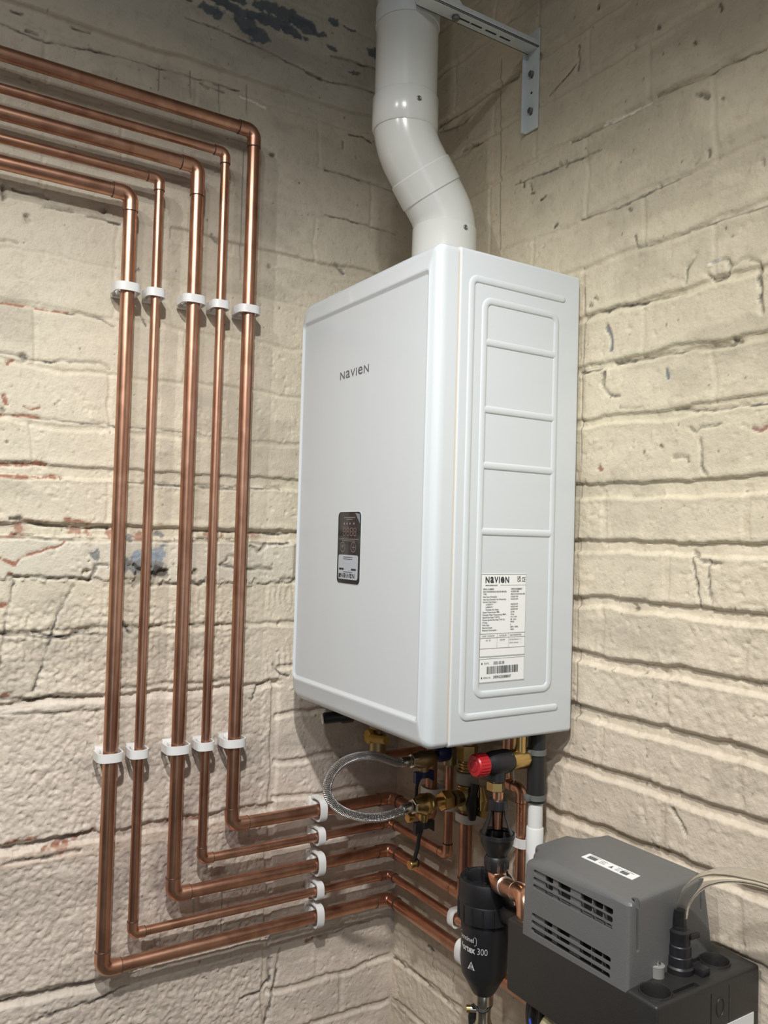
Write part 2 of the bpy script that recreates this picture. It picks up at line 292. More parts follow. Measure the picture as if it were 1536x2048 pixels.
# marks on the walls: (paint, width mm, depth mm, [(distance from corner, height)...]) and patches
LS=[('dark', 1.2, 2, [(0.7799, 0.7197), (0.7511, 0.7182), (0.7252, 0.7145), (0.6799, 0.7189), (0.645, 0.7268), (0.6047, 0.728)]), ('dark', 1.2, 1, [(0.645, 0.7268), (0.5462, 0.7323), (0.3827, 0.7409)]), ('dark', 3, 1, [(0.7652, 0.7466), (0.7493, 0.7469)]), ('dark', 3, 1, [(0.7425, 0.7228), (0.7366, 0.7217)]), ('dark', 3, 1, [(0.7321, 0.7217), (0.7232, 0.7216)]), ('dark', 3, 1, [(0.6434, 0.7274), (0.6274, 0.7278)]), ('dark', 2, 1, [(0.6735, 0.7542), (0.6578, 0.7532), (0.646, 0.7541)]), ('dark', 2.5, 1, [(0.7468, 0.6436), (0.7365, 0.6421)]), ('dark', 1.5, 2, [(0.4884, 0.8316), (0.4429, 0.8347), (0.3664, 0.8296), (0.3264, 0.8247), (0.2643, 0.817), (0.2105, 0.8104), (0.1552, 0.8183), (0.0975, 0.8214)]), ('dark', 2.5, 2, [(0.2013, 0.8625), (0.1568, 0.8676), (0.0991, 0.8697)]), ('dark', 2, 2, [(0.2536, 0.8128), (0.2214, 0.8098)]), ('dark', 2.5, 2, [(0.1521, 0.7266), (0.1236, 0.7307), (0.1002, 0.7243)]), ('dark', 1.2, 1, [(0.4576, 0.7306), (0.4391, 0.7275), (0.4109, 0.7274)]), ('dark', 4, 2, [(0.4512, 0.73), (0.4427, 0.7255)]), ('pale', 2, 0, [(0.3823, 0.73), (0.353, 0.7281), (0.3329, 0.724)]), ('dark', 1.5, 2, [(0.2048, 0.643), (0.1493, 0.6438), (0.0437, 0.6374)]), ('dark', 1.5, 1, [(0.2017, 0.5542), (0.1576, 0.5567), (0.0768, 0.5531), (0.0408, 0.5509)]), ('dark', 7, 4, [(0.3159, 0.6408), (0.3129, 0.6416)]), ('dark', 7, 4, [(0.3117, 0.4331), (0.3087, 0.4337)]), ('dark', 1.5, 2, [(0.1672, 0.7083), (0.1656, 0.693)]), ('dark', 1.5, 2, [(0.1348, 0.6875), (0.1335, 0.6819)]), ('dark', 1.5, 3, [(0.7532, 0.4683), (0.7415, 0.4657), (0.7121, 0.4667), (0.7007, 0.463)]), ('dark', 4, 6, [(0.7306, 0.4278), (0.7281, 0.4212)]), ('dark', 3, 5, [(0.7674, 0.4671), (0.7638, 0.446)]), ('dark', 1.5, 2, [(0.7039, 0.4485), (0.6621, 0.452)]), ('dark', 1.5, 2, [(0.767, 0.3808), (0.7419, 0.3823)]), ('dark', 7, 4, [(0.6152, 0.4647), (0.6128, 0.4645)]), ('dark', 2, 2, [(0.6386, 0.4493), (0.6067, 0.4509), (0.5862, 0.4505)]), ('dark', 4, 3, [(0.425, 0.4632), (0.4183, 0.4584), (0.4106, 0.4547)]), ('dark', 4, 3, [(0.1745, 0.4626), (0.1655, 0.4585), (0.1541, 0.452)]), ('red', 2, 2, [(0.7632, 0.283), (0.72, 0.2858), (0.6903, 0.2862), (0.6637, 0.2875)]), ('dark', 1.2, 2, [(0.6636, 0.2858), (0.6404, 0.2865), (0.6126, 0.2862), (0.5896, 0.2741)]), ('dark', 1.5, 2, [(0.7604, 0.2085), (0.7316, 0.2064), (0.7169, 0.2021), (0.6645, 0.2061), (0.6098, 0.2104), (0.5974, 0.2021)]), ('dark', 5, 4, [(0.728, 0.2069), (0.7241, 0.1995)]), ('dark', 1.5, 1, [(0.5625, 0.3675), (0.5504, 0.3826)]), ('dark', 1.5, 1, [(0.5449, 0.3009), (0.5368, 0.2869)]), ('red', 5, 2, [(0.7521, 0.141), (0.7489, 0.1312)]), ('dark', 5, 3, [(0.7534, 0.1191), (0.7519, 0.1177)]), ('red', 3, 1, [(0.7498, 0.1913), (0.7428, 0.1969)]), ('red', 2, 1, [(0.7228, 0.1286), (0.7139, 0.1232), (0.7008, 0.1278)]), ('red', 2.5, 2, [(0.7567, 0.1117), (0.7424, 0.1116), (0.7244, 0.1127), (0.7024, 0.1117)]), ('dark', 1, 1, [(0.7024, 0.1117), (0.6455, 0.1102), (0.5655, 0.1113), (0.4353, 0.1105)]), ('red', 3.5, 2, [(0.7538, 0.0351), (0.7323, 0.0351), (0.7106, 0.0382), (0.7019, 0.042), (0.6884, 0.0374)]), ('red', 3.5, 2, [(0.7531, 0.0173), (0.7317, 0.0179), (0.7098, 0.0161), (0.684, 0.0209), (0.6613, 0.0191)]), ('dark', 1.5, 3, [(0.5621, 0.0202), (0.5329, 0.0186), (0.4679, 0.0172), (0.3571, 0.0162)]), ('dark', 1.5, 3, [(0.5329, 0.0194), (0.432, 0.0192), (0.2782, 0.0223)]), ('dark', 4, 4, [(0.735, -0.047), (0.722, -0.0465)]), ('dark', 2, 4, [(0.7219, -0.0505), (0.6774, -0.0569), (0.6313, -0.062), (0.5878, -0.0582)]), ('dark', 2.5, 6, [(0.7495, -0.0769), (0.7063, -0.0767), (0.6614, -0.0788), (0.587, -0.0805)]), ('dark', 2.5, 5, [(0.5668, -0.0768), (0.5166, -0.079), (0.4644, -0.0788)]), ('dark', 2.5, 6, [(0.4512, -0.0759), (0.3634, -0.0759), (0.3048, -0.0801), (0.2543, -0.0755)]), ('dark', 1.5, 3, [(0.4518, -0.0586), (0.3829, -0.0602), (0.2548, -0.0606)]), ('red', 3, 1, [(0.655, -0.0474), (0.6434, -0.0494), (0.6278, -0.0497)]), ('red', 4, 0, [(0.7482, -0.1093), (0.7396, -0.1131), (0.7308, -0.1193)]), ('red', 1.5, 1, [(0.7293, -0.1193), (0.7195, -0.1114), (0.698, -0.1009), (0.6648, -0.0885), (0.6537, -0.0819)]), ('red', 3, 0, [(0.736, -0.1333), (0.7316, -0.134)]), ('dark', 2, 4, [(0.7351, -0.1379), (0.7039, -0.1403), (0.6666, -0.142), (0.636, -0.1429), (0.6125, -0.1447)]), ('dark', 2, 3, [(0.6126, -0.143), (0.6055, -0.1202), (0.5976, -0.1177), (0.5856, -0.1184)]), ('dark', 3, 5, [(0.3341, -0.087), (0.3191, -0.0959), (0.3047, -0.082)]), ('dark', 3, 3, [(0.3902, -0.1191), (0.3425, -0.1242), (0.2932, -0.1259)]), ('dark', 2, 3, [(0.5138, -0.1553), (0.4706, -0.1522), (0.4259, -0.1525), (0.3991, -0.1297)]), ('dark', 1.5, 2, [(0.3902, -0.1191), (0.3767, -0.1029), (0.3432, -0.1026)]), ('dark', 2, 3, [(0.7437, -0.2273), (0.7078, -0.2303), (0.6781, -0.2354), (0.6327, -0.2317), (0.5932, -0.2365)]), ('dark', 1.5, 3, [(0.697, -0.226), (0.6479, -0.2367), (0.6016, -0.2247)]), ('dark', 2, 3, [(0.5618, -0.2113), (0.5445, -0.2326), (0.5112, -0.2255), (0.4682, -0.2193), (0.3957, -0.2251), (0.3581, -0.2246)]), ('dark', 1.5, 2, [(0.6356, -0.1526), (0.6606, -0.2003), (0.6705, -0.2397), (0.6836, -0.2864), (0.6935, -0.3171)]), ('dark', 1.5, 2, [(0.7269, -0.1441), (0.7372, -0.2137), (0.7419, -0.275)]), ('dark', 2.5, 4, [(0.7399, -0.3274), (0.6966, -0.3324), (0.6671, -0.3285), (0.6288, -0.3364), (0.5895, -0.3371)]), ('dark', 1.5, 2, [(0.739, -0.352), (0.6958, -0.352), (0.651, -0.356), (0.5887, -0.3576)]), ('dark', 2, 3, [(0.5671, -0.3332), (0.5494, -0.3238), (0.5076, -0.3243), (0.4556, -0.3221)]), ('dark', 2, 3, [(0.4511, -0.325), (0.4014, -0.3233), (0.3547, -0.3203)]), ('dark', 2, 2, [(0.282, -0.3023), (0.2663, -0.317), (0.2508, -0.3227)]), ('dark', 1.5, 2, [(0.3243, -0.3629), (0.3106, -0.3369), (0.2959, -0.3334)]), ('red', 4, 1, [(0.7365, -0.323), (0.7223, -0.3226)]), ('red', 4, 1, [(0.7454, -0.1841), (0.7397, -0.1835)]), ('dark', 2.5, 4, [(0.731, -0.5593), (0.688, -0.5592), (0.6434, -0.5591), (0.6128, -0.5547), (0.5894, -0.5538)]), ('red', 3, 1, [(0.7242, -0.5529), (0.7029, -0.5489), (0.681, -0.5495)]), ('red', 4, 0, [(0.6692, -0.5687), (0.6507, -0.5657), (0.6317, -0.565)]), ('red', 3, 0, [(0.6206, -0.5534), (0.5933, -0.5531)]), ('dark', 2, 3, [(0.7231, -0.5821), (0.6872, -0.5795), (0.6425, -0.5829), (0.6119, -0.5804)]), ('red', 3, 0, [(0.4819, -0.5597), (0.4559, -0.5571), (0.4112, -0.5607)]), ('dark', 3, 5, [(0.7221, -0.7927), (0.679, -0.7968), (0.6343, -0.7987), (0.5802, -0.7995)]), ('dark', 2, 3, [(0.6774, -0.838), (0.6407, -0.8306), (0.587, -0.8297), (0.5554, -0.8221), (0.5312, -0.818)]), ('red', 4, 2, [(0.1952, -0.8233), (0.1816, -0.82)]), ('dark', 1.5, 2, [(0.1815, -0.8209), (0.1439, -0.8221), (0.1, -0.817), (0.0545, -0.8175)]), ('dark', 2, 4, [(0.2682, -0.8404), (0.2689, -0.8762), (0.2861, -0.8941), (0.3247, -0.897)]), ('dark', 2, 3, [(0.2486, -0.8271), (0.2609, -0.9054), (0.2741, -0.9538)]), ('pencil', 0.6, 0, [(0.4745, -0.7141), (0.4743, -0.7686)]), ('pencil', 0.6, 0, [(0.417, -0.7009), (0.4163, -0.7696)]), ('pencil', 0.6, 0, [(0.3658, -0.6985), (0.3652, -0.7685)]), ('pencil', 0.6, 0, [(0.3697, 0.7562), (0.3686, 0.6992)]), ('pencil', 0.6, 0, [(0.4227, 0.7391), (0.4209, 0.6907)]), ('pencil', 0.6, 0, [(0.4755, 0.7471), (0.4737, 0.6987)]), ('pencil', 0.6, 0, [(0.5309, 0.7374), (0.5302, 0.6941)]), ('pencil', 0.6, 0, [(0.3721, 0.6336), (0.3705, 0.3957)])]
LB=[('slate', 0.4119, 0.887, 0.0429, 0.0108), ('slate', 0.309, 0.9066, 0.062, 0.0131), ('slate', 0.3473, 0.8503, 0.0257, 0.0185), ('slate', 0.2565, 0.8969, 0.0264, 0.0096), ('slate', 0.159, 0.9318, 0.0158, 0.0049), ('slate', 0.2018, 0.8771, 0.0131, 0.0049), ('slate', 0.3878, 0.885, 0.0535, 0.0128), ('slate', 0.3285, 0.8852, 0.0455, 0.0111), ('slate', 0.2821, 0.8781, 0.0312, 0.0085), ('slate', 0.3695, 0.8638, 0.0234, 0.022), ('slate', 0.4394, 0.8658, 0.026, 0.0107), ('slate', 0.4251, 0.8593, 0.014, 0.0081), ('slate', 0.2242, 0.8938, 0.0151, 0.0058), ('slate', 0.1062, 0.905, 0.0187, 0.0161), ('slate', 0.4852, 0.8667, 0.0179, 0.0044), ('slate', 0.398, 0.9014, 0.0384, 0.0072), ('slate', 0.1562, 0.8479, 0.0204, 0.005), ('slate', 0.1926, 0.9297, 0.0132, 0.0059), ('grey', 0.5236, -0.1181, 0.0535, 0.0185), ('blue', 0.514, -0.1027, 0.0398, 0.0128), ('dark', 0.4906, -0.1307, 0.0139, 0.0111), ('grey', 0.5547, -0.0698, 0.0116, 0.0058), ('grey', 0.5981, -0.1037, 0.008, 0.0082), ('grey', 0.4999, -0.0667, 0.0104, 0.0052)]
RS=[('dark', 2.5, 2, [(0.192, 0.6696), (0.2142, 0.6656)]), ('dark', 2, 2, [(0.3553, 0.54), (0.3593, 0.5318)]), ('dark', 3, 2, [(0.3807, 0.5059), (0.3925, 0.5086)]), ('dark', 2.5, 2, [(0.4349, 0.5472), (0.4395, 0.5423)]), ('dark', 2.5, 2, [(0.4224, 0.5511), (0.427, 0.5477)]), ('dark', 2.5, 2, [(0.3375, 0.5505), (0.3415, 0.5431)]), ('dark', 3, 2, [(0.5708, 0.4292), (0.5746, 0.4265)]), ('dark', 3, 2, [(0.4175, 0.4517), (0.422, 0.4528)]), ('dark', 3, 2, [(0.6852, 0.4522), (0.6899, 0.4559)]), ('dark', 2.5, 2, [(0.706, 0.4647), (0.7069, 0.4577)]), ('dark', 2, 2, [(0.3582, 0.5253), (0.3656, 0.5245)]), ('dark', 2.5, 2, [(0.5003, 0.7735), (0.5025, 0.7675)]), ('dark', 3, 2, [(0.7184, 0.6557), (0.7208, 0.6477)]), ('dark', 2, 2, [(0.6164, 0.6802), (0.6192, 0.6744)]), ('dark', 2.5, 2, [(0.6786, 0.6258), (0.6803, 0.6222)]), ('dark', 1.5, 2, [(0.5761, 0.6712), (0.5744, 0.6645)]), ('dark', 2, 2, [(0.7244, 0.5274), (0.726, 0.5234)]), ('dark', 2.5, 2, [(0.7836, 0.4221), (0.7851, 0.4153)]), ('dark', 2, 2, [(0.626, 0.4441), (0.6278, 0.4406)]), ('dark', 3, 2, [(0.5077, 0.313), (0.5118, 0.3082)]), ('dark', 3, 2, [(0.4977, 0.3037), (0.5019, 0.3012)]), ('dark', 2.5, 4, [(0.081, 0.7539), (0.146, 0.7485), (0.214, 0.746), (0.2495, 0.7488), (0.2838, 0.746), (0.3194, 0.743)]), ('dark', 2.5, 3, [(0.1647, 0.6716), (0.2025, 0.6664), (0.2242, 0.6672)]), ('dark', 1.5, 1, [(0.0901, 0.7372), (0.1626, 0.7223), (0.2145, 0.7336)]), ('dark', 1.5, 2, [(0.4615, 0.7281), (0.4622, 0.7035), (0.4605, 0.6882)]), ('dark', 1.5, 2, [(0.4473, 0.5782), (0.5107, 0.575), (0.5502, 0.5717), (0.6056, 0.5725)]), ('pale', 1.5, 0, [(0.5157, 0.5768), (0.5691, 0.5735), (0.6056, 0.5725)]), ('dark', 2, 3, [(0.6143, 0.5774), (0.6486, 0.575), (0.6893, 0.5669), (0.7274, 0.5694), (0.7841, 0.5615)]), ('dark', 5, 3, [(0.6897, 0.5462), (0.7015, 0.5382)]), ('dark', 2, 2, [(0.6833, 0.549), (0.6881, 0.5455)]), ('dark', 1.2, 1, [(0.4547, 0.7006), (0.399, 0.6751), (0.4105, 0.6783)]), ('dark', 1.3, 1, [(0.4728, 0.4451), (0.5536, 0.437), (0.6086, 0.4408), (0.6759, 0.4419)]), ('dark', 1.3, 1, [(0.588, 0.3659), (0.6448, 0.3617), (0.6774, 0.3645), (0.7086, 0.3652), (0.7913, 0.3616)]), ('dark', 1.2, 1, [(0.5848, 0.3866), (0.5889, 0.3663)]), ('dark', 2, 2, [(0.492, 0.2864), (0.5478, 0.2888), (0.5853, 0.287), (0.6296, 0.2834), (0.6671, 0.2809)]), ('dark', 1.5, 2, [(0.6709, 0.2924), (0.6745, 0.312), (0.6877, 0.3289)]), ('dark', 1.5, 3, [(0.7061, 0.2971), (0.7176, 0.2876), (0.7309, 0.2888), (0.7395, 0.2964), (0.7357, 0.3078)]), ('pale', 3, -1, [(0.7096, 0.3095), (0.7246, 0.3121)]), ('dark', 2, 2, [(0.7134, 0.3118), (0.732, 0.3101), (0.7431, 0.2993)]), ('dark', 2.5, 4, [(0.7802, 0.2921), (0.7819, 0.2715), (0.7831, 0.2399), (0.7846, 0.2302)]), ('dark', 1.5, 2, [(0.7467, 0.2984), (0.7573, 0.3033), (0.7678, 0.3017), (0.7781, 0.2958)]), ('dark', 2.5, 2, [(0.4818, 0.2027), (0.5207, 0.2012)]), ('dark', 2, 3, [(0.5499, 0.2063), (0.6052, 0.2044), (0.6565, 0.2026), (0.7117, 0.2003), (0.7448, 0.1982), (0.7433, 0.2049), (0.7555, 0.2)]), ('grey', 4, 3, [(0.5339, 0.2654), (0.5413, 0.2414), (0.5417, 0.2264)]), ('dark', 5, 4, [(0.5288, 0.1947), (0.5264, 0.1762)]), ('dark', 1.5, 2, [(0.5265, 0.1724), (0.5415, 0.1606), (0.5607, 0.1551)]), ('grey', 5, 1, [(0.6428, 0.1806), (0.6447, 0.1699)]), ('dark', 1.5, 2, [(0.6582, 0.1233), (0.7281, 0.1172), (0.7569, 0.1183), (0.795, 0.1175)]), ('dark', 1.2, 1, [(0.5611, 0.1382), (0.5799, 0.1323), (0.6025, 0.1333)]), ('dark', 1.2, 2, [(0.6828, 0.097), (0.6908, 0.0895), (0.6984, 0.0955), (0.7285, 0.0971)]), ('pink', 2.5, 2, [(0.7747, 0.0862), (0.7849, 0.0828), (0.7954, 0.0891)]), ('pink', 5, 2, [(0.5228, 0.0515), (0.5258, 0.0475)]), ('dark', 2, 1, [(0.6358, 0.0772), (0.6376, 0.075)]), ('dark', 1.5, 2, [(0.6988, 0.0788), (0.7017, 0.0455), (0.7088, 0.032)]), ('dark', 1.5, 2, [(0.6554, 0.0585), (0.6797, 0.0569), (0.6798, 0.0502)]), ('dark', 2, 3, [(0.6901, -0.07), (0.7018, -0.0795), (0.7318, -0.0847)]), ('dark', 3, 3, [(0.5913, -0.1507), (0.5959, -0.1531)]), ('dark', 1.5, 2, [(0.6902, -0.0766), (0.6986, -0.1092), (0.703, -0.1383)]), ('dark', 1.5, 2, [(0.7154, -0.079), (0.716, -0.1113), (0.7217, -0.1367)]), ('pencil', 0.6, 0, [(0.4886, 0.333), (0.49, 0.2821), (0.4864, 0.1896), (0.4865, 0.1121), (0.4845, 0.0351), (0.4844, -0.0726), (0.4877, -0.2251), (0.4887, -0.3311)]), ('pencil', 0.9, 0, [(0.2726, 0.7946), (0.2718, 0.7406), (0.2786, 0.6295), (0.2792, 0.5397), (0.2838, 0.4491)]), ('dark', 1.3, 1, [(0.317, 0.5534), (0.5117, 0.5397)]), ('pencil', 0.6, 0, [(0.13, -0.8216), (0.1383, -0.8639)]), ('pencil', 0.6, 0, [(0.2001, -0.836), (0.1988, -0.8764)]), ('dark', 2.5, 2, [(0.0071, -0.8986), (0.0465, -0.9005), (0.0976, -0.8963), (0.1463, -0.9013), (0.1772, -0.9001), (0.2148, -0.9083)]), ('dark', 3, 2, [(0.119, -0.8263), (0.1399, -0.8283)]), ('dark', 1.5, 2, [(-0.0031, -0.9869), (0.0509, -0.9896)]), ('dark', 1.5, 3, [(0.6655, -0.4151), (0.6818, -0.4332), (0.6859, -0.4418)])]
RB=[]
# ------------------------------------------------------------------ the two masonry walls (relief modelled in the mesh)
def vnoise(x, y, seed):
    r = np.random.default_rng(seed); T = r.random((256, 256)).astype(np.float32)
    xi = np.floor(x).astype(int); yi = np.floor(y).astype(int); fx = x - xi; fy = y - yi
    fx = fx * fx * (3 - 2 * fx); fy = fy * fy * (3 - 2 * fy)
    a = T[xi % 256, yi % 256]; b = T[(xi + 1) % 256, yi % 256]; c = T[xi % 256, (yi + 1) % 256]; d = T[(xi + 1) % 256, (yi + 1) % 256]
    return (a + (b - a) * fx) * (1 - fy) + (c + (d - c) * fx) * fy
def fbm(x, y, f, seed, oct=4, g=.5):
    s = 0; a = 1; t = 0
    for o in range(oct):
        s = s + a * vnoise(x * f + 31 * o, y * f + 17 * o, seed + o); t += a; a *= g; f *= 2.03
    return s / t - .5
PAINTS = {'dark': (.09, .08, .07), 'red': (.33, .15, .095), 'pale': (.80, .76, .66), 'pencil': (.16, .14, .13), 'grey': (.20, .21, .21),
          'slate': (.095, .115, .135), 'blue': (.30, .35, .41), 'pink': (.32, .17, .14)}
def make_wall(name, left):
    st = .0022
    us = np.concatenate([np.arange(0, .98, st), np.linspace(.98, 3.0, 60)]); zs = np.concatenate([np.linspace(-1.65, -1.02, 20)[:-1], np.arange(-1.02, 1.04, st), np.linspace(1.04, 1.45, 12)])
    U, Z = np.meshgrid(us, zs); sd = 100 if left else 500
    h = np.zeros_like(U); col = np.zeros(U.shape + (3,))
    wob = fbm(U, Z, 9, sd, 4) * .016; wob2 = fbm(U, Z, 40, sd + 9, 3) * .005
    big = fbm(U, Z, 6, sd + 20, 4); mid = fbm(U, Z, 45, sd + 30, 4); fine = fbm(U, Z, 190, sd + 40, 3); rag = fbm(U, Z, 120, sd + 50, 4)
    h += big * .0045 + mid * .0013 + fine * .0005
    ss = lambda e0, e1, x: np.clip((x - e0) / (e1 - e0), 0, 1) ** 2 * (3 - 2 * np.clip((x - e0) / (e1 - e0), 0, 1))
    # base colour, blended greyer and darker towards the top
    base = np.array((.64, .595, .475) if left else (.65, .60, .455))
    tone = 1 + .16 * big + .12 * mid
    col[:] = base * tone[..., None]
    if left:
        k = ss(-.15, -.45, Z) * ss(.55, .2, U * 0 + .0)  # lower part: greyer, pinker coat
        k = ss(-.1, -.5, Z); col[:] = col * (1 - k[..., None]) + (np.array((.64, .575, .50)) * tone[..., None]) * k[..., None]
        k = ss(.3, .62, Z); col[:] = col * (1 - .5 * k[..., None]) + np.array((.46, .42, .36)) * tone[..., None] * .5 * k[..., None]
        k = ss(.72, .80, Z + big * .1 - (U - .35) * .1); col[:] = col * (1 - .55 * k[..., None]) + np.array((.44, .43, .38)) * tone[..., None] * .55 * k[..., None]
    else:
        k = ss(.15, -.45, Z); col[:] = col * (1 - k[..., None]) + (np.array((.64, .57, .465)) * tone[..., None]) * k[..., None]
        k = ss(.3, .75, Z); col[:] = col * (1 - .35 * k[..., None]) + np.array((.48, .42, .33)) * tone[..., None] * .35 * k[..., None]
    stain = ss(.04, .2, fbm(U * .6, Z * 1.4, 11, sd + 70, 4)); col *= (1 - stain * .16)[..., None] * np.array((1, .97, .95))
    if left:   # rusty and grey drip stains below the pipes' corner
        s2 = ss(.0, .18, fbm(U * 2, Z * .5, 14, sd + 77, 4)) * np.exp(-((U - .45) / .12) ** 2 - ((Z + .62) / .14) ** 2); col *= (1 - s2[..., None] * np.array((.42, .46, .44)))
    def joint(zc, w, d, u0=-1, u1=9, lip=0.0, rough=1.0, seed=1):
        nonlocal h
        zz = Z - zc + wob * rough * (1 if w < .02 else .6) + wob2 + (fbm(us, us * 0 + zc, 22, sd + seed, 3) * .008 * rough)[None, :]
        m = (U > u0) & (U < u1)
        g = ss(w * .5 + .0022, w * .5 - .0012, np.abs(zz)) * m
        h -= g * d; h += np.exp(-((zz - w * .5 - .006) / .005) ** 2) * lip * m; h += np.exp(-((zz + w * .5 + .004) / .004) ** 2) * lip * m
        return g
    def vjoint(u, z0, z1, w, d):
        nonlocal h
        uu = U - u + (fbm(zs, zs * 0 + u, 20, sd + int(u * 977) % 91, 3) * .014)[:, None]
        h -= ss(w * .5 + .002, w * .5 - .001, np.abs(uu)) * ss(z0 - .001, z0 + .003, Z) * ss(z1 + .001, z1 - .003, Z) * d
    if left:
        # rough ledge of old plaster at the very top
        e = .768 + wob * .8 - U * .012; h += ss(e, e + .006, Z) * .007; h -= ss(e - .045, e, Z) * ss(e + .004, e, Z) * .003
        for (z, w, d) in ((.93, .006, .001), (.735, .005, .0012), (.645, .004, .001), (.545, .005, .0012), (.37, .004, .0008)): joint(z, w, d, seed=int(z * 100))
        joint(.452, .022, .0045, u1=.50, lip=.001, seed=3); joint(.455, .005, .0015, u0=.5, seed=3)
        joint(.289, .006, .0015, seed=4); joint(.196, .006, .0018, seed=5); joint(.105, .008, .002, seed=6); joint(.03, .020, .0045, lip=.001, seed=7)
        joint(.03, .004, .001, u1=.2)
        joint(-.0645, .020, .0075, lip=.0012, rough=.5, seed=8)
        # smooth strip of old board over the block course, ragged below
        sb = ss(-.0775, -.080, Z + wob2 * .3) * ss(-.141 - .004, -.141, Z + rag * .022 + np.where(U > .5, 0, .006)); s_ = sb * ss(.24, .25, U) * ss(.76, .75, U)
        hole = ss(.0, .03, fbm(U, Z, 26, sd + 333, 4) + .16 - np.hypot((U - .485) / .085, (Z + .128) / .022) * .2)
        s_ *= 1 - hole
        h += s_ * .0045; h -= (mid * .0016 + fine * .0005) * s_ * .8; h -= hole * .004
        col[:] = col * (1 - hole[..., None] * .45) ; col[:] = col * (1 - s_[..., None] * .5) + np.array((.62, .585, .50)) * s_[..., None] * .5
        for (z, w, d, u0) in ((-.225, .006, .003, .27), (-.337, .012, .0055, .27), (-.565, .014, .0055, .27), (-.797, .016, .006, .27)): joint(z, w, d, u0=u0, lip=.0008, seed=int(-z * 100))
        for z in (-.145, -.225, -.31, -.395, -.48, -.55, -.635, -.72, -.81, -.899, -.982): joint(z, .009, .0035, u1=.275, lip=.0006, seed=int(-z * 130))
        vjoint(.275, -1.02, -.33, .014, .004); vjoint(.735, -.56, -.35, .01, .003)
        vjoint(.115, -.975, -.905, .008, .003); vjoint(.17, -.895, -.815, .006, .001)
        for i, (a, b) in enumerate(((.37, .455), (.455, .545), (.545, .645), (.645, .735), (.289, .37), (.196, .289), (.105, .196), (.04, .105), (-.05, .02))):
            for k in range(4):
                vjoint(.1 + .245 * k + (.12 if i % 2 else 0), a, b, .005, .0012 if i < 5 else .002)
        pit = ss(.30, .34, U) * ss(-.16, -.2, Z); pit = np.maximum(pit, ss(-.33, -.36, Z) * ss(.27, .30, U)); pit = np.maximum(pit, .25 * ss(-.1, -.3, Z))
        pf = fbm(U, Z, 165, sd + 60, 3, .6); h += (np.clip(pf * 3.4, -.9, .3)) * .0023 * pit
        for zc, hw_, pk in ((-.347, .008, 0), (-.582, .010, 1), (-.813, .010, 0)):
            bd = ss(hw_ + .002, hw_ - .001, np.abs(Z - zc + wob * .6 + wob2 * .5)) * ss(.29, .33, U)
            h = h * (1 - bd * .6) + bd * .0012; col[:] = col * (1 - bd[..., None] * .6) + np.array((.70, .63, .54) if not pk else (.70, .56, .45)) * bd[..., None] * .6
        comb = np.sin(U * 560 + mid * 5) * ss(-.15, -.17, Z) * ss(-.34, -.31, Z) * ss(-.1, .2, fbm(U, Z, 12, sd + 81, 3)); h += comb * .0008
        LSx, LBx = LS, LB
    else:
        for (z, w, d, r_) in ((.945, .007, .002, 1), (.855, .008, .0025, 1), (.752, .010, .004, .8), (.665, .006, .0015, 1), (.576, .008, .0028, 1), (.442, .006, .0012, 1), (.364, .007, .002, .7), (.284, .009, .0035, .6), (.204, .010, .004, .7),
                              (.122, .010, .0035, 1), (.018, .019, .0045, .7), (-.0655, .015, .0050, .8), (-.148, .013, .0055, .6), (-.232, .014, .0060, .6), (-.3165, .017, .0065, .5), (-.398, .014, .0060, .6), (-.483, .012, .006, .8), (-.568, .010, .0045, 1),
                              (-.655, .010, .004, 1), (-.735, .009, .003, 1), (-.845, .006, .0015, 1), (-.897, .010, .003, 1), (-.98, .009, .003, 1)):
            k_ = 1.15 if -.7 < z < .15 else 1; joint(z, w * (1.15 if k_ > 1 else 1), d * k_, lip=.0007, rough=r_, seed=int(abs(z) * 170))
        rows = [.122, .204, .284, .364, .442, .576, .665, .752, .855, .945]; rows2 = [.018, -.0655, -.148, -.232, -.3165, -.398, -.483, -.568, -.655]
        for i in range(len(rows) - 1):
            for k in range(5): vjoint(.02 + .232 * k + (.115 if i % 2 else 0), rows[i], rows[i + 1], .006, .0013)
        for i in range(len(rows2) - 1):
            for k in range(5): vjoint(.07 + .232 * k + (.115 if i % 2 else 0), rows2[i + 1], rows2[i], .010, .0016)
        pf = fbm(U, Z, 120, sd + 60, 2); h += (np.clip(pf * 3, -.8, .35)) * .0011 * ss(-.15, .12, fbm(U, Z, 8, sd + 83, 3)) * ss(.2, -.2, Z)
        LSx, LBx = RS, RB
    cr = ss(.22, .30, fbm(U, Z, 150, sd + 44, 2)) * ss(-.12, .1, fbm(U, Z, 14, sd + 45, 3)) * (.5 + .5 * ss(.5, .2, Z)); h -= cr * .0016
    cr = ss(.24, .32, fbm(U, Z, 95, sd + 48, 3)) * ss(.4, .1, Z); h += cr * .0012
    # cracks, chips, pencil lines
    def paint(mask, c, d=0.0):
        nonlocal h
        col[:] = col * (1 - mask[..., None]) + np.array(PAINTS[c]) * mask[..., None]; h -= mask * d
    for (c, w, d, pts) in LSx:
        w *= .001; d *= .001; pa = np.array(pts); u0, u1 = pa[:, 0].min() - .012, pa[:, 0].max() + .012; z0, z1 = pa[:, 1].min() - .012, pa[:, 1].max() + .012
        iu = np.where((us > u0) & (us < u1))[0]; iz = np.where((zs > z0) & (zs < z1))[0]
        if not len(iu) or not len(iz): continue
        sl = np.s_[iz[0]:iz[-1] + 1, iu[0]:iu[-1] + 1]
        jg = 0 if c == 'pencil' else 1
        u_ = U[sl] + rag[sl] * .006 * jg; z_ = Z[sl] + mid[sl] * .008 * jg; D = np.full(u_.shape, 9.0)
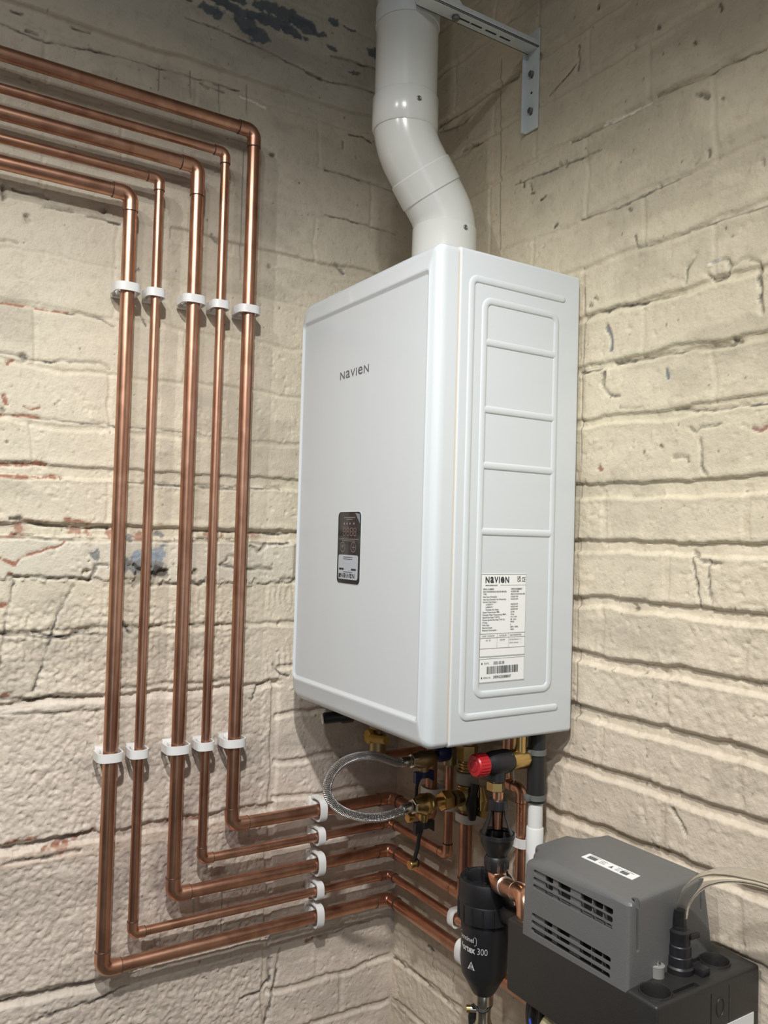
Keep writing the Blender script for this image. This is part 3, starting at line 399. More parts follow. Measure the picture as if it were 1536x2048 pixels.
        for a, b in zip(pa[:-1], pa[1:]):
            ab = b - a; t = np.clip(((u_ - a[0]) * ab[0] + (z_ - a[1]) * ab[1]) / max(1e-9, ab @ ab), 0, 1)
            D = np.minimum(D, np.hypot(u_ - a[0] - t * ab[0], z_ - a[1] - t * ab[1]))
        wv = w * .5 * (1 + (2.4 * rag[sl] if jg else 0)) + (.0006 if jg else .0004)
        mk = ss(wv + .0011, wv - .0005, D)
        if c == 'dark': mk = mk * np.clip(.62 + 1.6 * mid[sl], .1, 1)
        if c == 'red': mk = mk * ss(-.22, .0, rag[sl])
        if c == 'pencil': mk = mk * .75
        cc = np.array(PAINTS[c]); col[sl] = col[sl] * (1 - mk[..., None]) + cc * mk[..., None]
        if d: h[sl] -= ss(wv + .003, wv - .0005, D) * d
    for (c, u, z, ru, rz) in LBx:
        q = np.hypot((U - u + big * .06) / ru, (Z - z + mid * .02) / rz) + rag * .9 + mid * .8
        mk = ss(1.0, .82, q); paint(mk * .92, c, .001)
    # scattered specks, pits and flakes
    r = np.random.default_rng(sd + 5)
    for i in range(520):
        u, z = r.random() * .95, -1 + r.random() * 2.0; s_ = .0008 + .0016 * r.random() ** 3
        iu = np.where(np.abs(us - u) < .008)[0]; iz = np.where(np.abs(zs - z) < .008)[0]
        if not len(iu) or not len(iz): continue
        sl = np.s_[iz[0]:iz[-1] + 1, iu[0]:iu[-1] + 1]
        D = np.hypot((U[sl] - u) * (1 + r.random()), (Z[sl] - z)) + rag[sl] * .002; mk = ss(s_ + .001, s_ - .0006, D) * .7
        if r.random() < .5: h[sl] -= mk * .0025
        cc = np.array(PAINTS['dark' if r.random() < .85 or not left else 'red']); col[sl] = col[sl] * (1 - mk[..., None]) + cc * mk[..., None]
    if left:   # red brick showing along the wide joint
        mk = ss(.12, .22, fbm(U, Z, 60, sd + 95, 4)) * ss(-.082, -.076, Z) * ss(-.046, -.052, Z) * ss(.28, .34, U); paint(mk * .8, 'red')
        mk = ss(.13, .22, fbm(U, Z, 50, sd + 96, 4)) * ss(-.59, -.58, Z) * ss(-.545, -.555, Z) * ss(.28, .34, U); paint(mk * .7, 'red')
    col = np.clip(col, .01, .85)
    h = h * ss(-.0, .012, U)
    if left: V = np.stack([h, -U, Z], -1).reshape(-1, 3)
    else: V = np.stack([U, -h, Z], -1).reshape(-1, 3)
    nz, nu = U.shape; idx = np.arange(nz * nu).reshape(nz, nu)
    q = np.stack([idx[:-1, :-1], idx[:-1, 1:], idx[1:, 1:], idx[1:, :-1]], -1).reshape(-1, 4)
    if left: q = q[:, ::-1]
    me = bpy.data.meshes.new(name); me.vertices.add(len(V)); me.vertices.foreach_set('co', V.astype(np.float32).ravel())
    me.loops.add(q.size); me.loops.foreach_set('vertex_index', q.ravel().astype(np.int32)); me.polygons.add(len(q))
    me.polygons.foreach_set('loop_start', np.arange(0, q.size, 4, dtype=np.int32)); me.polygons.foreach_set('use_smooth', np.ones(len(q), bool))
    me.update(calc_edges=True)
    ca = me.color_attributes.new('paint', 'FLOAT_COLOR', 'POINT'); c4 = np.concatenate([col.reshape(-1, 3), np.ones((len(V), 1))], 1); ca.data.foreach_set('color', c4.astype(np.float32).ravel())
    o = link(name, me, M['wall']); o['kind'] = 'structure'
    # solid backing so that the wall has thickness
    return o
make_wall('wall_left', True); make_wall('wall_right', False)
def slab(name, *a, mat='room_wall'):
    mb = MB(); mb.box(*a); o = mb.build(name, M[mat]); o['kind'] = 'structure'; return o
slab('floor', -.1, 3.1, -3.1, .1, -1.75, -1.65, mat='floor')
slab('ceiling', -.1, 3.1, -3.1, .1, 1.45, 1.55, mat='ceiling')
slab('wall_back', -.1, 3.1, -3.1, -3.0, -1.65, 1.45)
slab('wall_side', 3.0, 3.1, -3.0, 0.1, -1.65, 1.45)
# ------------------------------------------------------------------ boiler
bo = empty('boiler', (.28, 0, -H2), 'large white wall-hung gas boiler with dark control panel and printed rating label', 'boiler')
IN = 'inner'
def ring(ixl, ixr, iz, y, rl, rr):
    return [(x, y, z) for x, z in rrect(X0 + ixl, X1 - ixr, -H2 + iz, H2 - iz, (rl, rr, rr, rl))]
mb = MB(); ys = -.2445
rg = [ring(.002, .002, .002, ys, .030, .008), ring(0, 0, 0, ys - .0015, .032, .010), ring(0, 0, 0, ys - .003, .032, .010), ring(0, 0, 0, -.2640, .032, .010), ring(0, 0, 0, -.2655, .032, .010)]
for k in range(1, 7):
    a = k / 6 * PI / 2; i = .014 * (1 - math.cos(a)); rg.append(ring(i, i, i, -.2655 - .0150 * math.sin(a), max(.004, .032 - i), max(.004, .010 - i * .4)))
rg += [ring(.0145, .0165, .033, -.2830, .012, .006), ring(.0150, .018, .0355, -.2836, .010, .005), ring(.016, .020, .0375, -.2828, .009, .005), ring(.0175, .0225, .0408, -.2804, .008, .004), ring(.0185, .0235, .0420, -.2800, .008, .004), ring(.0195, .0245, .0430, -.2800, .007, .003)]
loft(mb, rg); mb.build('front_cover', M['white_enamel'], bo, ang=50)
mb = MB(); loft(mb, [[(x, y, z) for x, z in rrect(X0 + .0012, X1 - .0012, -H2 + .0012, H2 - .0012, (.03, .008, .008, .03))] for y in (-.2450, -.2415)]); mb.build('gasket', M['gasket'], bo)
mb = MB(); rg = []
for (i, y) in ((.003, -.2428), (.0008, -.2418), (0, -.240), (0, -.2385), (0, -.0155), (0, -.014), (.001, -.0115), (.004, -.010)):
    rg.append([(x, y, z) for x, z in rrect(X0 + i, X1 - i, -H2 + i, H2 - i, (.012, .006, .006, .012))])
loft(mb, rg); case = mb.build('case', M['white_enamel'], bo, ang=50)
mb = MB(); W_, Hh = .0053, .0018
def rib(pts, closed=False, rad=.010):
    p = [(X1, y, z) for y, z in pts]
    if closed:
        q = arc_path([((p[0][0] + p[1][0]) / 2, (p[0][1] + p[1][1]) / 2, (p[0][2] + p[1][2]) / 2)] + p[1:] + [p[0]] + [((p[0][0] + p[1][0]) / 2, (p[0][1] + p[1][1]) / 2, (p[0][2] + p[1][2]) / 2)], rad, 8)
        mb.tube(q[:-1], 1, 14, closed=True, up=(1, 0, 0), sq=(W_, Hh))
    else: mb.tube(arc_path(p, rad, 8), 1, 14, up=(1, 0, 0), sq=(W_, Hh))
rib([(-.0475, .306), (-.2215, .306), (-.2215, -.308), (-.0455, -.308)])
for y, z in ((-.0475, .306), (-.0455, -.308)): mb.lathe((X1, y, z), (1, 0, 0), [(0, W_), (Hh * .6, W_ * .8), (Hh * .97, W_ * .3)], 14)
rib([(-.1975, .2785), (-.0595, .2785), (-.0595, -.2785), (-.1975, -.2785)], True, .012)
for z in (.2190, .1235, .0440, -.0495): rib([(-.1960, z), (-.0610, z)])
mb.build('pressed_ribs', M['white_enamel'], case)
# brand lettering on the front
def front(cx, cz, y=-.28025): return lambda a, b, h: (cx + a, y - h, cz + b)
mb = MB(); logo(mb, 'NaVIeN', .2205, .1925, .0128, .0900, front(0, 0, -.2802), bold=.012)
mb.build('brand_lettering', M['logo_ink'], bo, 'dark grey raised lettering', smooth=False)
# control panel
pc = (.2652, -.0795); pw, ph = .0355, .0565
mb = MB(); loft(mb, [[(x, y, z) for x, z in rrect(pc[0] - pw, pc[0] + pw, pc[1] - ph, pc[1] + ph, (.0075,) * 4)] for y in (-.2799, -.2807)]); cp = mb.build('control_panel', M['panel_black'], bo, 'glossy black control panel')
mb = MB(); o_ = rrect(pc[0] - pw - .0012, pc[0] + pw + .0012, pc[1] - ph - .0012, pc[1] + ph + .0012, (.0085,) * 4); loft(mb, [[(x, y, z) for x, z in o_] for y in (-.2799, -.2803)]); mb.build('panel_rim', M['white_enamel'], cp)
F = front(pc[0], pc[1], -.2808)
def quad(mb, x0, x1, z0, z1, y=-.2809): mb.add([(x0, y, z0), (x1, y, z0), (x1, y, z1), (x0, y, z1)], [(0, 1, 2, 3)])
mb = MB()
for i, sx_ in enumerate((-.0165, -.0055, .0055, .0165)):
    cx = pc[0] + sx_ + .002; w, hh_ = .0030, .0058; cz = pc[1] + .0252
    for (a0, a1, b0, b1) in ((-w, w, hh_ * 2 - .0005, hh_ * 2 + .0005), (-w, w, -.0005, .0005), (-w, w, -hh_ * 2 + .0 - .0005 + hh_ , -hh_ * 2 + .0005 + hh_)):
        pass
    for (a0, a1, b0, b1) in ((-w, w, hh_ - .0004, hh_ + .0004), (-w, w, -.0004, .0004), (-w, w, -hh_ - .0004, -hh_ + .0004),
                             (-w - .0010, -w - .0002, .0007, hh_ - .0007), (w + .0002, w + .0010, .0007, hh_ - .0007), (-w - .0010, -w - .0002, -hh_ + .0007, -.0007), (w + .0002, w + .0010, -hh_ + .0007, -.0007)):
        quad(mb, cx + a0, cx + a1, cz + b0, cz + b1)
mb.build('digit_display', M['panel_red'], cp, 'four unlit seven-segment digits', smooth=False)
mb = MB()
for a0, a1, b in ((-.017, .017, .0475), (-.010, .010, .0448), (-.030, .030, .0135), (-.021, .021, .0108)):   # fine rows of printing, too small to read
    x = pc[0] + a0
    while x < pc[0] + a1:
        w = random.uniform(.0012, .0032); quad(mb, x, x + w, pc[1] + b - .0005, pc[1] + b + .0005); x += w + .0006
for x in (-.017, -.008, .001, .013): quad(mb, pc[0] + x, pc[0] + x + .003, pc[1] + .0365, pc[1] + .0395)
mb.build('printed_legend', M['panel_print'], cp, smooth=False)
for sx_, sym in ((-.019, 'M'), (.015, '+')):
    c = (pc[0] + sx_, pc[1] + .001); mb = MB()
    n = 32; vs = [(c[0] + r * math.cos(2 * PI * k / n), -.2809, c[1] + r * math.sin(2 * PI * k / n)) for r in (.0072, .0079) for k in range(n)]
    mb.add(vs, [(k, (k + 1) % n, n + (k + 1) % n, n + k) for k in range(n)])
    if sym == '+': quad(mb, c[0] - .0045, c[0] + .0045, c[1] - .0004, c[1] + .0004); quad(mb, c[0] - .0004, c[0] + .0004, c[1] - .0045, c[1] + .0045)
    else:
        for q in range(4): quad(mb, c[0] - .003 + q * .0018, c[0] - .0022 + q * .0018, c[1] - .002 + (q % 2) * .002, c[1] + .002 + (q % 2) * .002)
    mb.build('touch_button', M['panel_print'], cp, smooth=False)
mb = MB(); loft(mb, [[(x, y, z) for x, z in rrect(pc[0] - .031, pc[0] + .030, pc[1] - .0500, pc[1] - .0115, (.004,) * 4)] for y in (-.2807, -.2810)]); sl_ = mb.build('sticker', M['panel_label'], cp, 'pale silver sticker')
mb = MB(); logo(mb, 'NaVIeN', -.021, -.0075, .0072, .044, lambda a, b, h: (pc[0] - a, -.2812, pc[1] - .0480 - b), bold=.02)
quad(mb, pc[0] - .029, pc[0] - .0235, pc[1] - .0478, pc[1] - .0412, -.2812)
quad(mb, pc[0] - .024, pc[0] - .017, pc[1] - .0465, pc[1] - .0405, -.2812) if False else None
for a0, a1, b in ((-.015, .012, -.0150), (-.015, .013, -.0180), (-.014, .014, -.0385)):
    x = pc[0] + a0
    while x < pc[0] + a1:
        w = random.uniform(.001, .003); quad(mb, x, x + w, pc[1] + b - .0005, pc[1] + b + .0005, -.2812); x += w + .0005
for x in (-.028, .010): quad(mb, pc[0] + x, pc[0] + x + .015, pc[1] - .0355, pc[1] - .0325, -.2812)
mb.build('sticker_printing', M['ink'], sl_, smooth=False)
mb = MB(); y = -.2811; a, b_, c_ = (pc[0] + pw - .017, pc[1] + ph - .0015), (pc[0] + pw - .0025, pc[1] + ph - .0035), (pc[0] + pw - .0015, pc[1] + ph - .019)
mb.add([(a[0], y, a[1]), (b_[0], y, b_[1]), (c_[0], y, c_[1])], [(0, 1, 2)]); mb.build('peel_tab', M['panel_tab'], cp, 'clear peeling corner tab', smooth=False)
# rating label and barcode label on the right side
def sidept(y, z, off=.0006): return (X1 + off, y, z)
def side(cy, cz, off=.0010): return lambda a, b, h: (X1 + off + h, cy + a, cz + b)
def squad(mb, y0, y1, z0, z1, off=.0010): mb.add([sidept(y0, z0, off), sidept(y1, z0, off), sidept(y1, z1, off), sidept(y0, z1, off)], [(0, 1, 2, 3)])
Y0, Y1 = -.1938, -.1082
for nm, za, zb in (('rating_label', -.2262, -.1084), ('barcode_label', -.2625, -.2278)):
    mb = MB(); mb.box(X1 - .0005, X1 + .0006, Y0, Y1, za, zb); lab = mb.build(nm, M['label'], bo, smooth=False)
    mb = MB(); t = .00035
    for (a, b, c, d) in ((Y0 + .001, Y1 - .001, za + .0008, za + .0008 + t), (Y0 + .001, Y1 - .001, zb - .0008 - t, zb - .0008), (Y0 + .001, Y0 + .001 + t, za + .0008, zb - .0008), (Y1 - .001 - t, Y1 - .001, za + .0008, zb - .0008)): squad(mb, a, b, c, d)
    if nm == 'rating_label':
        logo(mb, 'NaVIeN', Y0 + .0085, zb - .0135, .0090, .0435, side(0, 0), bold=.03)
        text(mb, 'www.navien.co.uk', .0030, side(Y0 + .0085, zb - .0175), bold=.02); squad(mb, Y0 + .036, Y1 - .001, zb - .0168, zb - .0165)
        text(mb, 'CE', .0092, side(Y1 - .0095, zb - .0118), bold=.01, sx=.62); text(mb, 'UK', .0055, side(Y1 - .018, zb - .0075), bold=.02, sx=.9); text(mb, 'CA', .0055, side(Y1 - .018, zb - .0118), bold=.02, sx=.9)
        rows = [('SERIAL NUMBER', '5909N2550888007'), ('GAS CONDENSING BOILER MODEL', 'NCB500-28K'), ('TYPE :', 'B23-C13-C33-C53-C83'), ('Heat Input CH(net)Qn :', '5.0-26.7 kW'), ('Heat Input Domestic Hot Water(net) :', '4.0-30.0 kW'), ('Nominal Heat Output :', ''),
                ('       at 50/30 P =', '4.8-25.8 kW'), ('       at 80/60 P =', '4.8-26.0 kW'), ('       Domestic Hot Water', '4.8-30.0 kW'), ('System Pressure(max) PMS :', '2.5 bar'), ('Domestic Water Pressure(max) PMW :', '10 bar'), ('Specific flow Rate( T=35°C) :', '12.3  L/min'),
                ('Kitchen Specific flow Rate( T=41°C) :', '9.6  L/min'), ('IP Class :', 'IPX4D'), ('NOx Class :', '6'), ('Electrical Supply', '230V ~ 50Hz'), ('Electrical Consumption :', '140W')]
        for i, (l, v) in enumerate(rows):
            zz = zb - .0232 - i * .00362
            text(mb, l, .0032, side(Y0 + .0045, zz), bold=.012, sx=.86)
            if v: text(mb, v, .0032, side(Y0 + .056, zz), bold=.012, sx=.86)
        for (a, b, c, d) in ((Y0 + .001, Y1 - .001, za + .0325, za + .0329), (Y0 + .001, Y1 - .001, za + .0265, za + .0269), (Y0 + .001, Y1 - .001, za + .0118, za + .0122), (Y0 + .032, Y0 + .0323, za + .012, za + .0327), (Y0 + .0535, Y0 + .0538, za + .012, za + .0327)): squad(mb, a, b, c, d)
        text(mb, 'LAND, COUNTRY', .0034, side(Y0 + .0045, za + .0283), sx=.85); text(mb, 'CATEGORY', .0034, side(Y0 + .0355, za + .0283), sx=.85); text(mb, 'GAS PARAMETERS', .0034, side(Y0 + .056, za + .0283), sx=.8)
        text(mb, 'NI : IE', .0034, side(Y0 + .0115, za + .0222)); text(mb, 'II2H3P', .0034, side(Y0 + .0375, za + .0222)); text(mb, '2H-G20-20mbar(  √  )', .0030, side(Y0 + .055, za + .0222), sx=.85); text(mb, '3P-G31-37mbar(     )', .0030, side(Y0 + .055, za + .0175), sx=.85)
    else:
        text(mb, 'DATE', .0034, side(Y0 + .0095, zb - .0085)); text(mb, '2025.05.08', .0056, side(Y0 + .0265, zb - .0092), bold=.01, sx=.8)
        squad(mb, Y0 + .0045, Y0 + .0065, zb - .0085, zb - .0062); squad(mb, Y0 + .0045, Y0 + .0065, za + .0062, za + .0085)
        text(mb, 'SERIAL No.', .0034, side(Y0 + .0085, za + .0062), sx=.85); text(mb, '5909N2550888007', .0056, side(Y0 + .0265, za + .0055), bold=.01, sx=.76)
        x = Y0 + .0145
        while x < Y1 - .0145:
            w = random.choice((.0004, .0006, .0009, .0013)); squad(mb, x, x + w, za + .0125, zb - .0118); x += w + random.choice((.0004, .0006, .0009))
    mb.build('printed_text', M['ink'], lab, smooth=False)
# dark plate under the case with pipe stubs
mb = MB(); mb.box(X0 + .02, X1 - .02, -.235, -.02, -H2 - .004, -H2 + .002, .001); mb.build('bottom_plate', M['dark_plate'], bo)

# ------------------------------------------------------------------ flue
fl = empty('flue_duct', (.29, -.135, H2), 'thick white plastic flue duct with a double bend rising from boiler top', 'flue pipe')
pa, pb, pc2, pd = Vector((.2965, -.133, .3475)), Vector((.2965, -.133, .468)), Vector((.2905, -.213, .578)), Vector((.2905, -.213, 1.45))
path = arc_path([pa, pb, pc2, pd], [.075, .095], 14)
i1 = 16  # after first arc
mid_ = (pb + pc2) / 2; dd = (pc2 - pb).normalized()
mb = MB(); mb.tube([pa, pa + Vector((0, 0, .078))], .0515, 48); jt = mid_ - dd * .024; lo = [p for p in path[1:16]] + [jt + dd * .004]; mb.tube([pa + Vector((0, 0, .07))] + lo, .0512, 48)
mb.lathe(pa, (0, 0, 1), [(0, .0522), (.0, .0534), (.100, .0534), (.104, .0515)], 48); lower = mb.build('lower_elbow', M['flue_white'], fl)
mb = MB(); hi = [jt - dd * .002] + [p for p in path[16:31]] ; mb.tube(hi + [hi[-1] + Vector((0, 0, .005))], .0508, 48)
mb.lathe(jt, -dd, [(-.042, .0515), (-.040, .0530), (-.002, .0530), (0, .0512)], 48)
zt = hi[-1].z
mb.lathe((pd.x, pd.y, zt), (0, 0, 1), [(-.016, .051), (-.012, .0535), (.036, .0535), (.039, .0515)], 48); mb.build('upper_elbow', M['flue_white'], fl)
mb = MB(); mb.tube([(pd.x, pd.y, zt + .03), (pd.x, pd.y, 1.449)], .0505, 48); mb.build('straight_duct', M['flue_white'], fl)
for c, ang_, z in (((pd.x, pd.y), -10, zt + .016), ((pa.x, pa.y), 3, .440)):
    d = Vector((math.cos(math.radians(ang_)), math.sin(math.radians(ang_)), 0)); mb = MB()
    mb.lathe(Vector((c[0], c[1], z)) + d * .0528, d, [(0, .0042), (.0014, .004), (.0022, .0028), (.0012, .0014)], 20); mb.build('screw', M['screw'], fl)
# bracket
br = empty('flue_bracket', (.36, 0, .70), 'white painted steel wall bracket and clamp steadying the flue duct', 'bracket')
mb = MB(); mb.box(.343, .3745, -.0045, -.0015, .63, .80, .0008); mb.box(.343, .3455, -.013, -.0015, .63, .765, .0008)
wp = mb.build('wall_plate', M['bracket'], br)
mb = MB(); mb.box(.346, .3745, -.236, -.003, .7665, .7695, .0008); mb.box(.3715, .3745, -.236, -.003, .7665, .7780, .0008); mb.box(.346, .3488, -.236, -.003, .7665, .7760, .0008)
mb.build('arm', M['bracket'], br)
mb = MB(); mb.lathe((pd.x, pd.y, .765), (0, 0, 1), [(0, .0508), (0, .0522), (.028, .0522), (.028, .0508)], 48); mb.build('clamp_band', M['bracket'], br)
mb = MB(); mb.box(.347, .350, -.222, -.150, .769, .800, .0006)
vs = [(.349, -.205, .7695), (.349, -.155, .7695), (.349, -.195, .805)]
mb.add(vs + [(x + .0245, y, z) for x, y, z in vs], [(0, 1, 2), (5, 4, 3), (0, 3, 4, 1), (1, 4, 5, 2), (2, 5, 3, 0)]); mb.build('clamp_lug', M['bracket'], br)
for z in (.727, .664):
    mb = MB(); mb.nut((.359, -.0045, z), (0, -1, 0), 0, .005, .0055); mb.lathe((.359, -.0045, z - .004), (0, -1, 0), [(0, .0035), (.0004, .0035)], 12); mb.build('bolt', M['screw'], br)
mb = MB(); mb.lathe((.359, -.0045, .695), (0, -1, 0), [(0, .0022), (.0005, .0022)], 12); mb.build('screw_hole', M['ink'], wp, smooth=False)
for y0 in (-.115, -.085, -.055, -.14): mb = MB(); mb.box(.358, .361, y0 - .022, y0, .7659, .7667); mb.build('slot', M['ink'], br, smooth=False)
mb = MB(); mb.nut((.360, -.168, .7665), (0, 0, -1), 0, .006, .0065); mb.build('bolt', M['screw'], br)
mb = MB(); mb.nut((.350, -.215, .785), (1, 0, 0), 0, .005, .005); mb.build('bolt', M['screw'], br)

# ------------------------------------------------------------------ copper runs
OFF = .037
YS = [-.5796, -.5333, -.4683, -.42, -.3677]; ZT = [.4888, .5255, .5641, .6013, .6542]; ZB = [-.7626, -.7166, -.6681, -.6178, -.5689]; RR = [.011, .0075, .011, .0075, .011]
def run(label, pts, r, mat='copper', group=None, socket=None, skip_last=False, name='copper_pipe', long_at=None, solder='solder'):
    P_ = [Vector(p) for p in pts]; root = empty(name, P_[0], label, 'pipe', group)
    R = r + .0013; er = r * 1.35; sl = er + r * 1.35   # elbow: bend radius, reach to socket end
    n = len(P_)
    for i in range(n - 1):
        a, b = P_[i], P_[i + 1]; d = (b - a).normalized(); a2 = a + d * (sl * .7 if i > 0 else 0); b2 = b - d * (sl * .7 if i < n - 2 else 0)
        m_ = [a2 + (b2 - a2) * k / 6 for k in range(7)]
        mb = MB(); mb.tube(m_, r, 28); mb.build('pipe_section', M[mat], root)
    for i in range(1, n - 1):
        u = (P_[i - 1] - P_[i]).normalized(); w = (P_[i + 1] - P_[i]).normalized(); ex = .022 if long_at == i else 0
        pth = arc_path([P_[i] + u * sl, P_[i], P_[i + 1] * 0 + P_[i] + w * (sl + ex)], er, 10)
        mb = MB(); mb.tube(pth, [R] * len(pth), 28); el = mb.build('elbow', M['copper_fit' if mat == 'copper' else mat], root)
        for e, d in ((P_[i] + u * sl, u), (P_[i] + w * (sl + ex), w)):
            mb = MB(); mb.lathe(e, d, [(-.0006, R + .0002), (.0004, R + .0002), (.0011, r + .0001)], 28); mb.build('solder_ring', M[solder], el)
    return root
g_ = 'copper pipe runs on the left wall'
q = -OFF
run('outermost thick copper pipe, lowest of the five along the corner', [(OFF, -2.4, ZT[0]), (OFF, YS[0], ZT[0]), (OFF, YS[0], ZB[0]), (OFF, q, ZB[0]), (.535, q, ZB[0]), (.535, q, -1.64)], RR[0])
run('thin copper pipe, second from left, running down beside the leftmost thick pipe', [(OFF, -2.4, ZT[1]), (OFF, YS[1], ZT[1]), (OFF, YS[1], ZB[1]), (OFF, q, ZB[1]), (.41, q, ZB[1]), (.41, q, -.452), (.372, q, -.452), (.372, q, -.3514)], RR[1])
run('thick copper pipe in the middle of the five, elbow with a long collar at top', [(OFF, -2.4, ZT[2]), (OFF, YS[2], ZT[2]), (OFF, YS[2], ZB[2]), (OFF, q, ZB[2]), (.272, q, ZB[2]), (.272, q, -.515)], RR[2], long_at=1)
run('thin copper pipe, fourth from left, between two thick vertical pipes', [(OFF, -2.4, ZT[3]), (OFF, YS[3], ZT[3]), (OFF, YS[3], ZB[3]), (OFF, q, ZB[3]), (.222, q, ZB[3]), (.222, q, -.3514)], RR[3])
run('thick copper pipe nearest the boiler, topmost of the five at upper left', [(OFF, -2.4, ZT[4]), (OFF, YS[4], ZT[4]), (OFF, YS[4], ZB[4]), (OFF, q, ZB[4]), (.167, q, ZB[4]), (.167, q, -.3514)], RR[4])

# clips: local z along the pipe, local x away from the wall, origin on the wall
def clip_proto(r, label, group):
    root = empty('pipe_clip', (0, 0, 0), label, 'pipe clip', group)
    A = r + (.0098 if r > .01 else .0082); t = .0026; F_ = OFF + r + .0042; hw = .0070
    out = [(.014, -A)]; inn = [(.014, -A + t)]
    xs = OFF - .002
    n = 14
    for k in range(n + 1):
        a = -PI / 2 + PI * k / n; c_, s_ = math.cos(a), math.sin(a); pw_ = .72
        out.append((xs + (F_ - xs) * abs(c_) ** pw_, A * math.copysign(abs(s_) ** .8, s_))); inn.append((xs + (F_ - t - xs) * abs(c_) ** pw_, (A - t) * math.copysign(abs(s_) ** .8, s_)))
    out.append((.014, A)); inn.append((.014, A - t)); n = len(out); vs = []; fs = []
    for z in (-hw, hw):
        vs += [(x, y, z) for x, y in out] + [(x, y, z) for x, y in inn]
    for k in range(n - 1):
        fs += [(k, k + 1, 2 * n + k + 1, 2 * n + k), (n + k + 1, n + k, 3 * n + k, 3 * n + k + 1), (k + 1, k, n + k, n + k + 1), (2 * n + k, 2 * n + k + 1, 3 * n + k + 1, 3 * n + k)]
    fs += [(0, 2 * n, 3 * n, n), (n - 1, 2 * n - 1, 4 * n - 1, 3 * n - 1)]
    mb = MB(); mb.add(vs, fs); mb.build('strap', M['clip_white'], root)
    mb = MB(); mb.box(.0005, .010, -A * .82, A * .82, -.010, .010, .0012); mb.box(.009, OFF - r - .0005, -A * .5, A * .5, -.0065, .0065, .001); mb.box(.0095, .017, -A + .0002, -A + .0060, -.0066, .0066, .0008); mb.box(.0095, .017, A - .0060, A - .0002, -.0066, .0066, .0008)
    mb.build('saddle', M['clip_white'], root); return root
nm5 = ['leftmost thick', 'thin second', 'thick middle', 'thin fourth', 'thick rightmost']
protos = {}
def clip(r, loc, rot, label, group):
    if r not in protos:
        p = clip_proto(r, label, group); protos[r] = p
        # children were placed with the prototype at the origin
        for c in p.children: c.matrix_parent_inverse = Matrix.Identity(4)
        p.location = loc; p.rotation_euler = rot; return p
    o = dup(protos[r], loc, rot, label); o['group'] = group; return o
G1, G2 = 'white clips on the vertical copper pipes', 'white clips on the horizontal copper pipes'
for i in range(5):
    clip(RR[i], (0, YS[i], .333), (0, 0, 0), 'white plastic clip, upper one on the %s vertical copper pipe' % nm5[i], G1)
    clip(RR[i], (0, YS[i], -.4255), (0, 0, 0), 'white plastic clip, lower one on the %s vertical copper pipe' % nm5[i], G1)
rk = ['lowest', 'second lowest', 'middle', 'second highest', 'highest']
for i in range(5): clip(RR[i], (0, -.1925, ZB[i]), (PI / 2, 0, 0), 'white plastic clip on the %s horizontal copper pipe, left of the corner' % rk[i], G2)
G3 = 'white clips on pipes below the boiler'
for r, x, z, rot, lb in ((.011, .167, -.520, (0, 0, -PI / 2), 'white plastic clip on vertical copper pipe behind the brass filling valve'), (.0075, .222, -.530, (0, 0, -PI / 2), 'white plastic clip on thin vertical copper pipe under the brass tee'),
                        (.011, .272, -.536, (0, 0, -PI / 2), 'white plastic clip on thick vertical copper pipe just left of the tundish'), (.0075, .41, -.533, (0, 0, -PI / 2), 'white plastic clip on thin copper pipe between tundish and white waste pipe'),
                        (.0075, .247, ZB[1], (PI / 2, 0, -PI / 2), 'white plastic clip beside the upper left rim of the black filter'), (.011, .274, ZB[0], (PI / 2, 0, -PI / 2), 'white plastic clip half hidden behind the black filter body')):
    clip(r, (x, 0, z), rot, lb, G3)
# ------------------------------------------------------------------ valves and filling loop under the boiler
def bolt_cap(root, c, parent=None):
    mb = MB(); mb.lathe(Vector(c) + Vector((0, .006, 0)), (0, -1, 0), [(0, .0075), (.010, .0082), (.0125, .0070), (.0130, .003)], 20); return mb.build('brass_cap', M['brass'], root)
# brass tee valve on the thick riser
xv = .272
tv = empty('tee_valve', (xv, q, -.5), 'brass tee valve with black lever joined to the boiler above the thick riser', 'valve')
mb = MB(); mb.lathe((xv, q, -.524), (0, 0, 1), [(0, .0125), (.006, .0165), (.014, .0185), (.026, .0185), (.034, .0155), (.038, .013)], 28)
mb.lathe((xv, q, -.502), (0, -1, 0), [(.0, .0135), (.024, .0135), (.026, .015), (.030, .015)], 24); mb.build('valve_body', M['brass_dull'], tv)
mb = MB()
for z, r in ((-.488, .0155), (-.4825, .0165), (-.4555, .0165), (-.450, .0150), (-.4445, .0165)): mb.lathe((xv, q, z), (0, 0, 1), [(-.0022, r - .001), (-.001, r), (.001, r), (.0022, r - .001)], 28)
mb.lathe((xv, q, -.49), (0, 0, 1), [(0, .013), (.143, .013)], 24); mb.build('union_thread', M['brass'], tv)
mb = MB(); mb.lathe((xv, q, -.4785), (0, 0, 1), [(0, .0185), (.001, .0195), (.019, .0195), (.020, .0185)], 28); mb.build('collar', M['grey_light'], tv, 'pale grey collar')
mb = MB(); mb.nut((xv, q, -.440), (0, 0, 1), 0, .028, .0175); mb.build('union_nut', M['brass'], tv)
mb = MB(); mb.lathe((xv + .016, q, -.505), (1, 0, 0), [(0, .009), (.012, .009)], 20)
mb.tube([(xv + .030, q - .006, -.472), (xv + .032, q - .010, -.485), (xv + .030, q - .012, -.505), (xv + .031, q - .012, -.53)], [.0075, .006, .011, .006], 16); mb.build('lever', M['black'], tv, 'black lever')
mb = MB(); mb.tube([(xv + .040, q, -.475), (xv + .046, q, -.495), (xv + .041, q, -.520)], [.004, .009, .004], 14); mb.nut((xv + .036, q, -.518), (1, 0, 0), 0, .012, .008); mb.build('gland', M['brass'], tv)
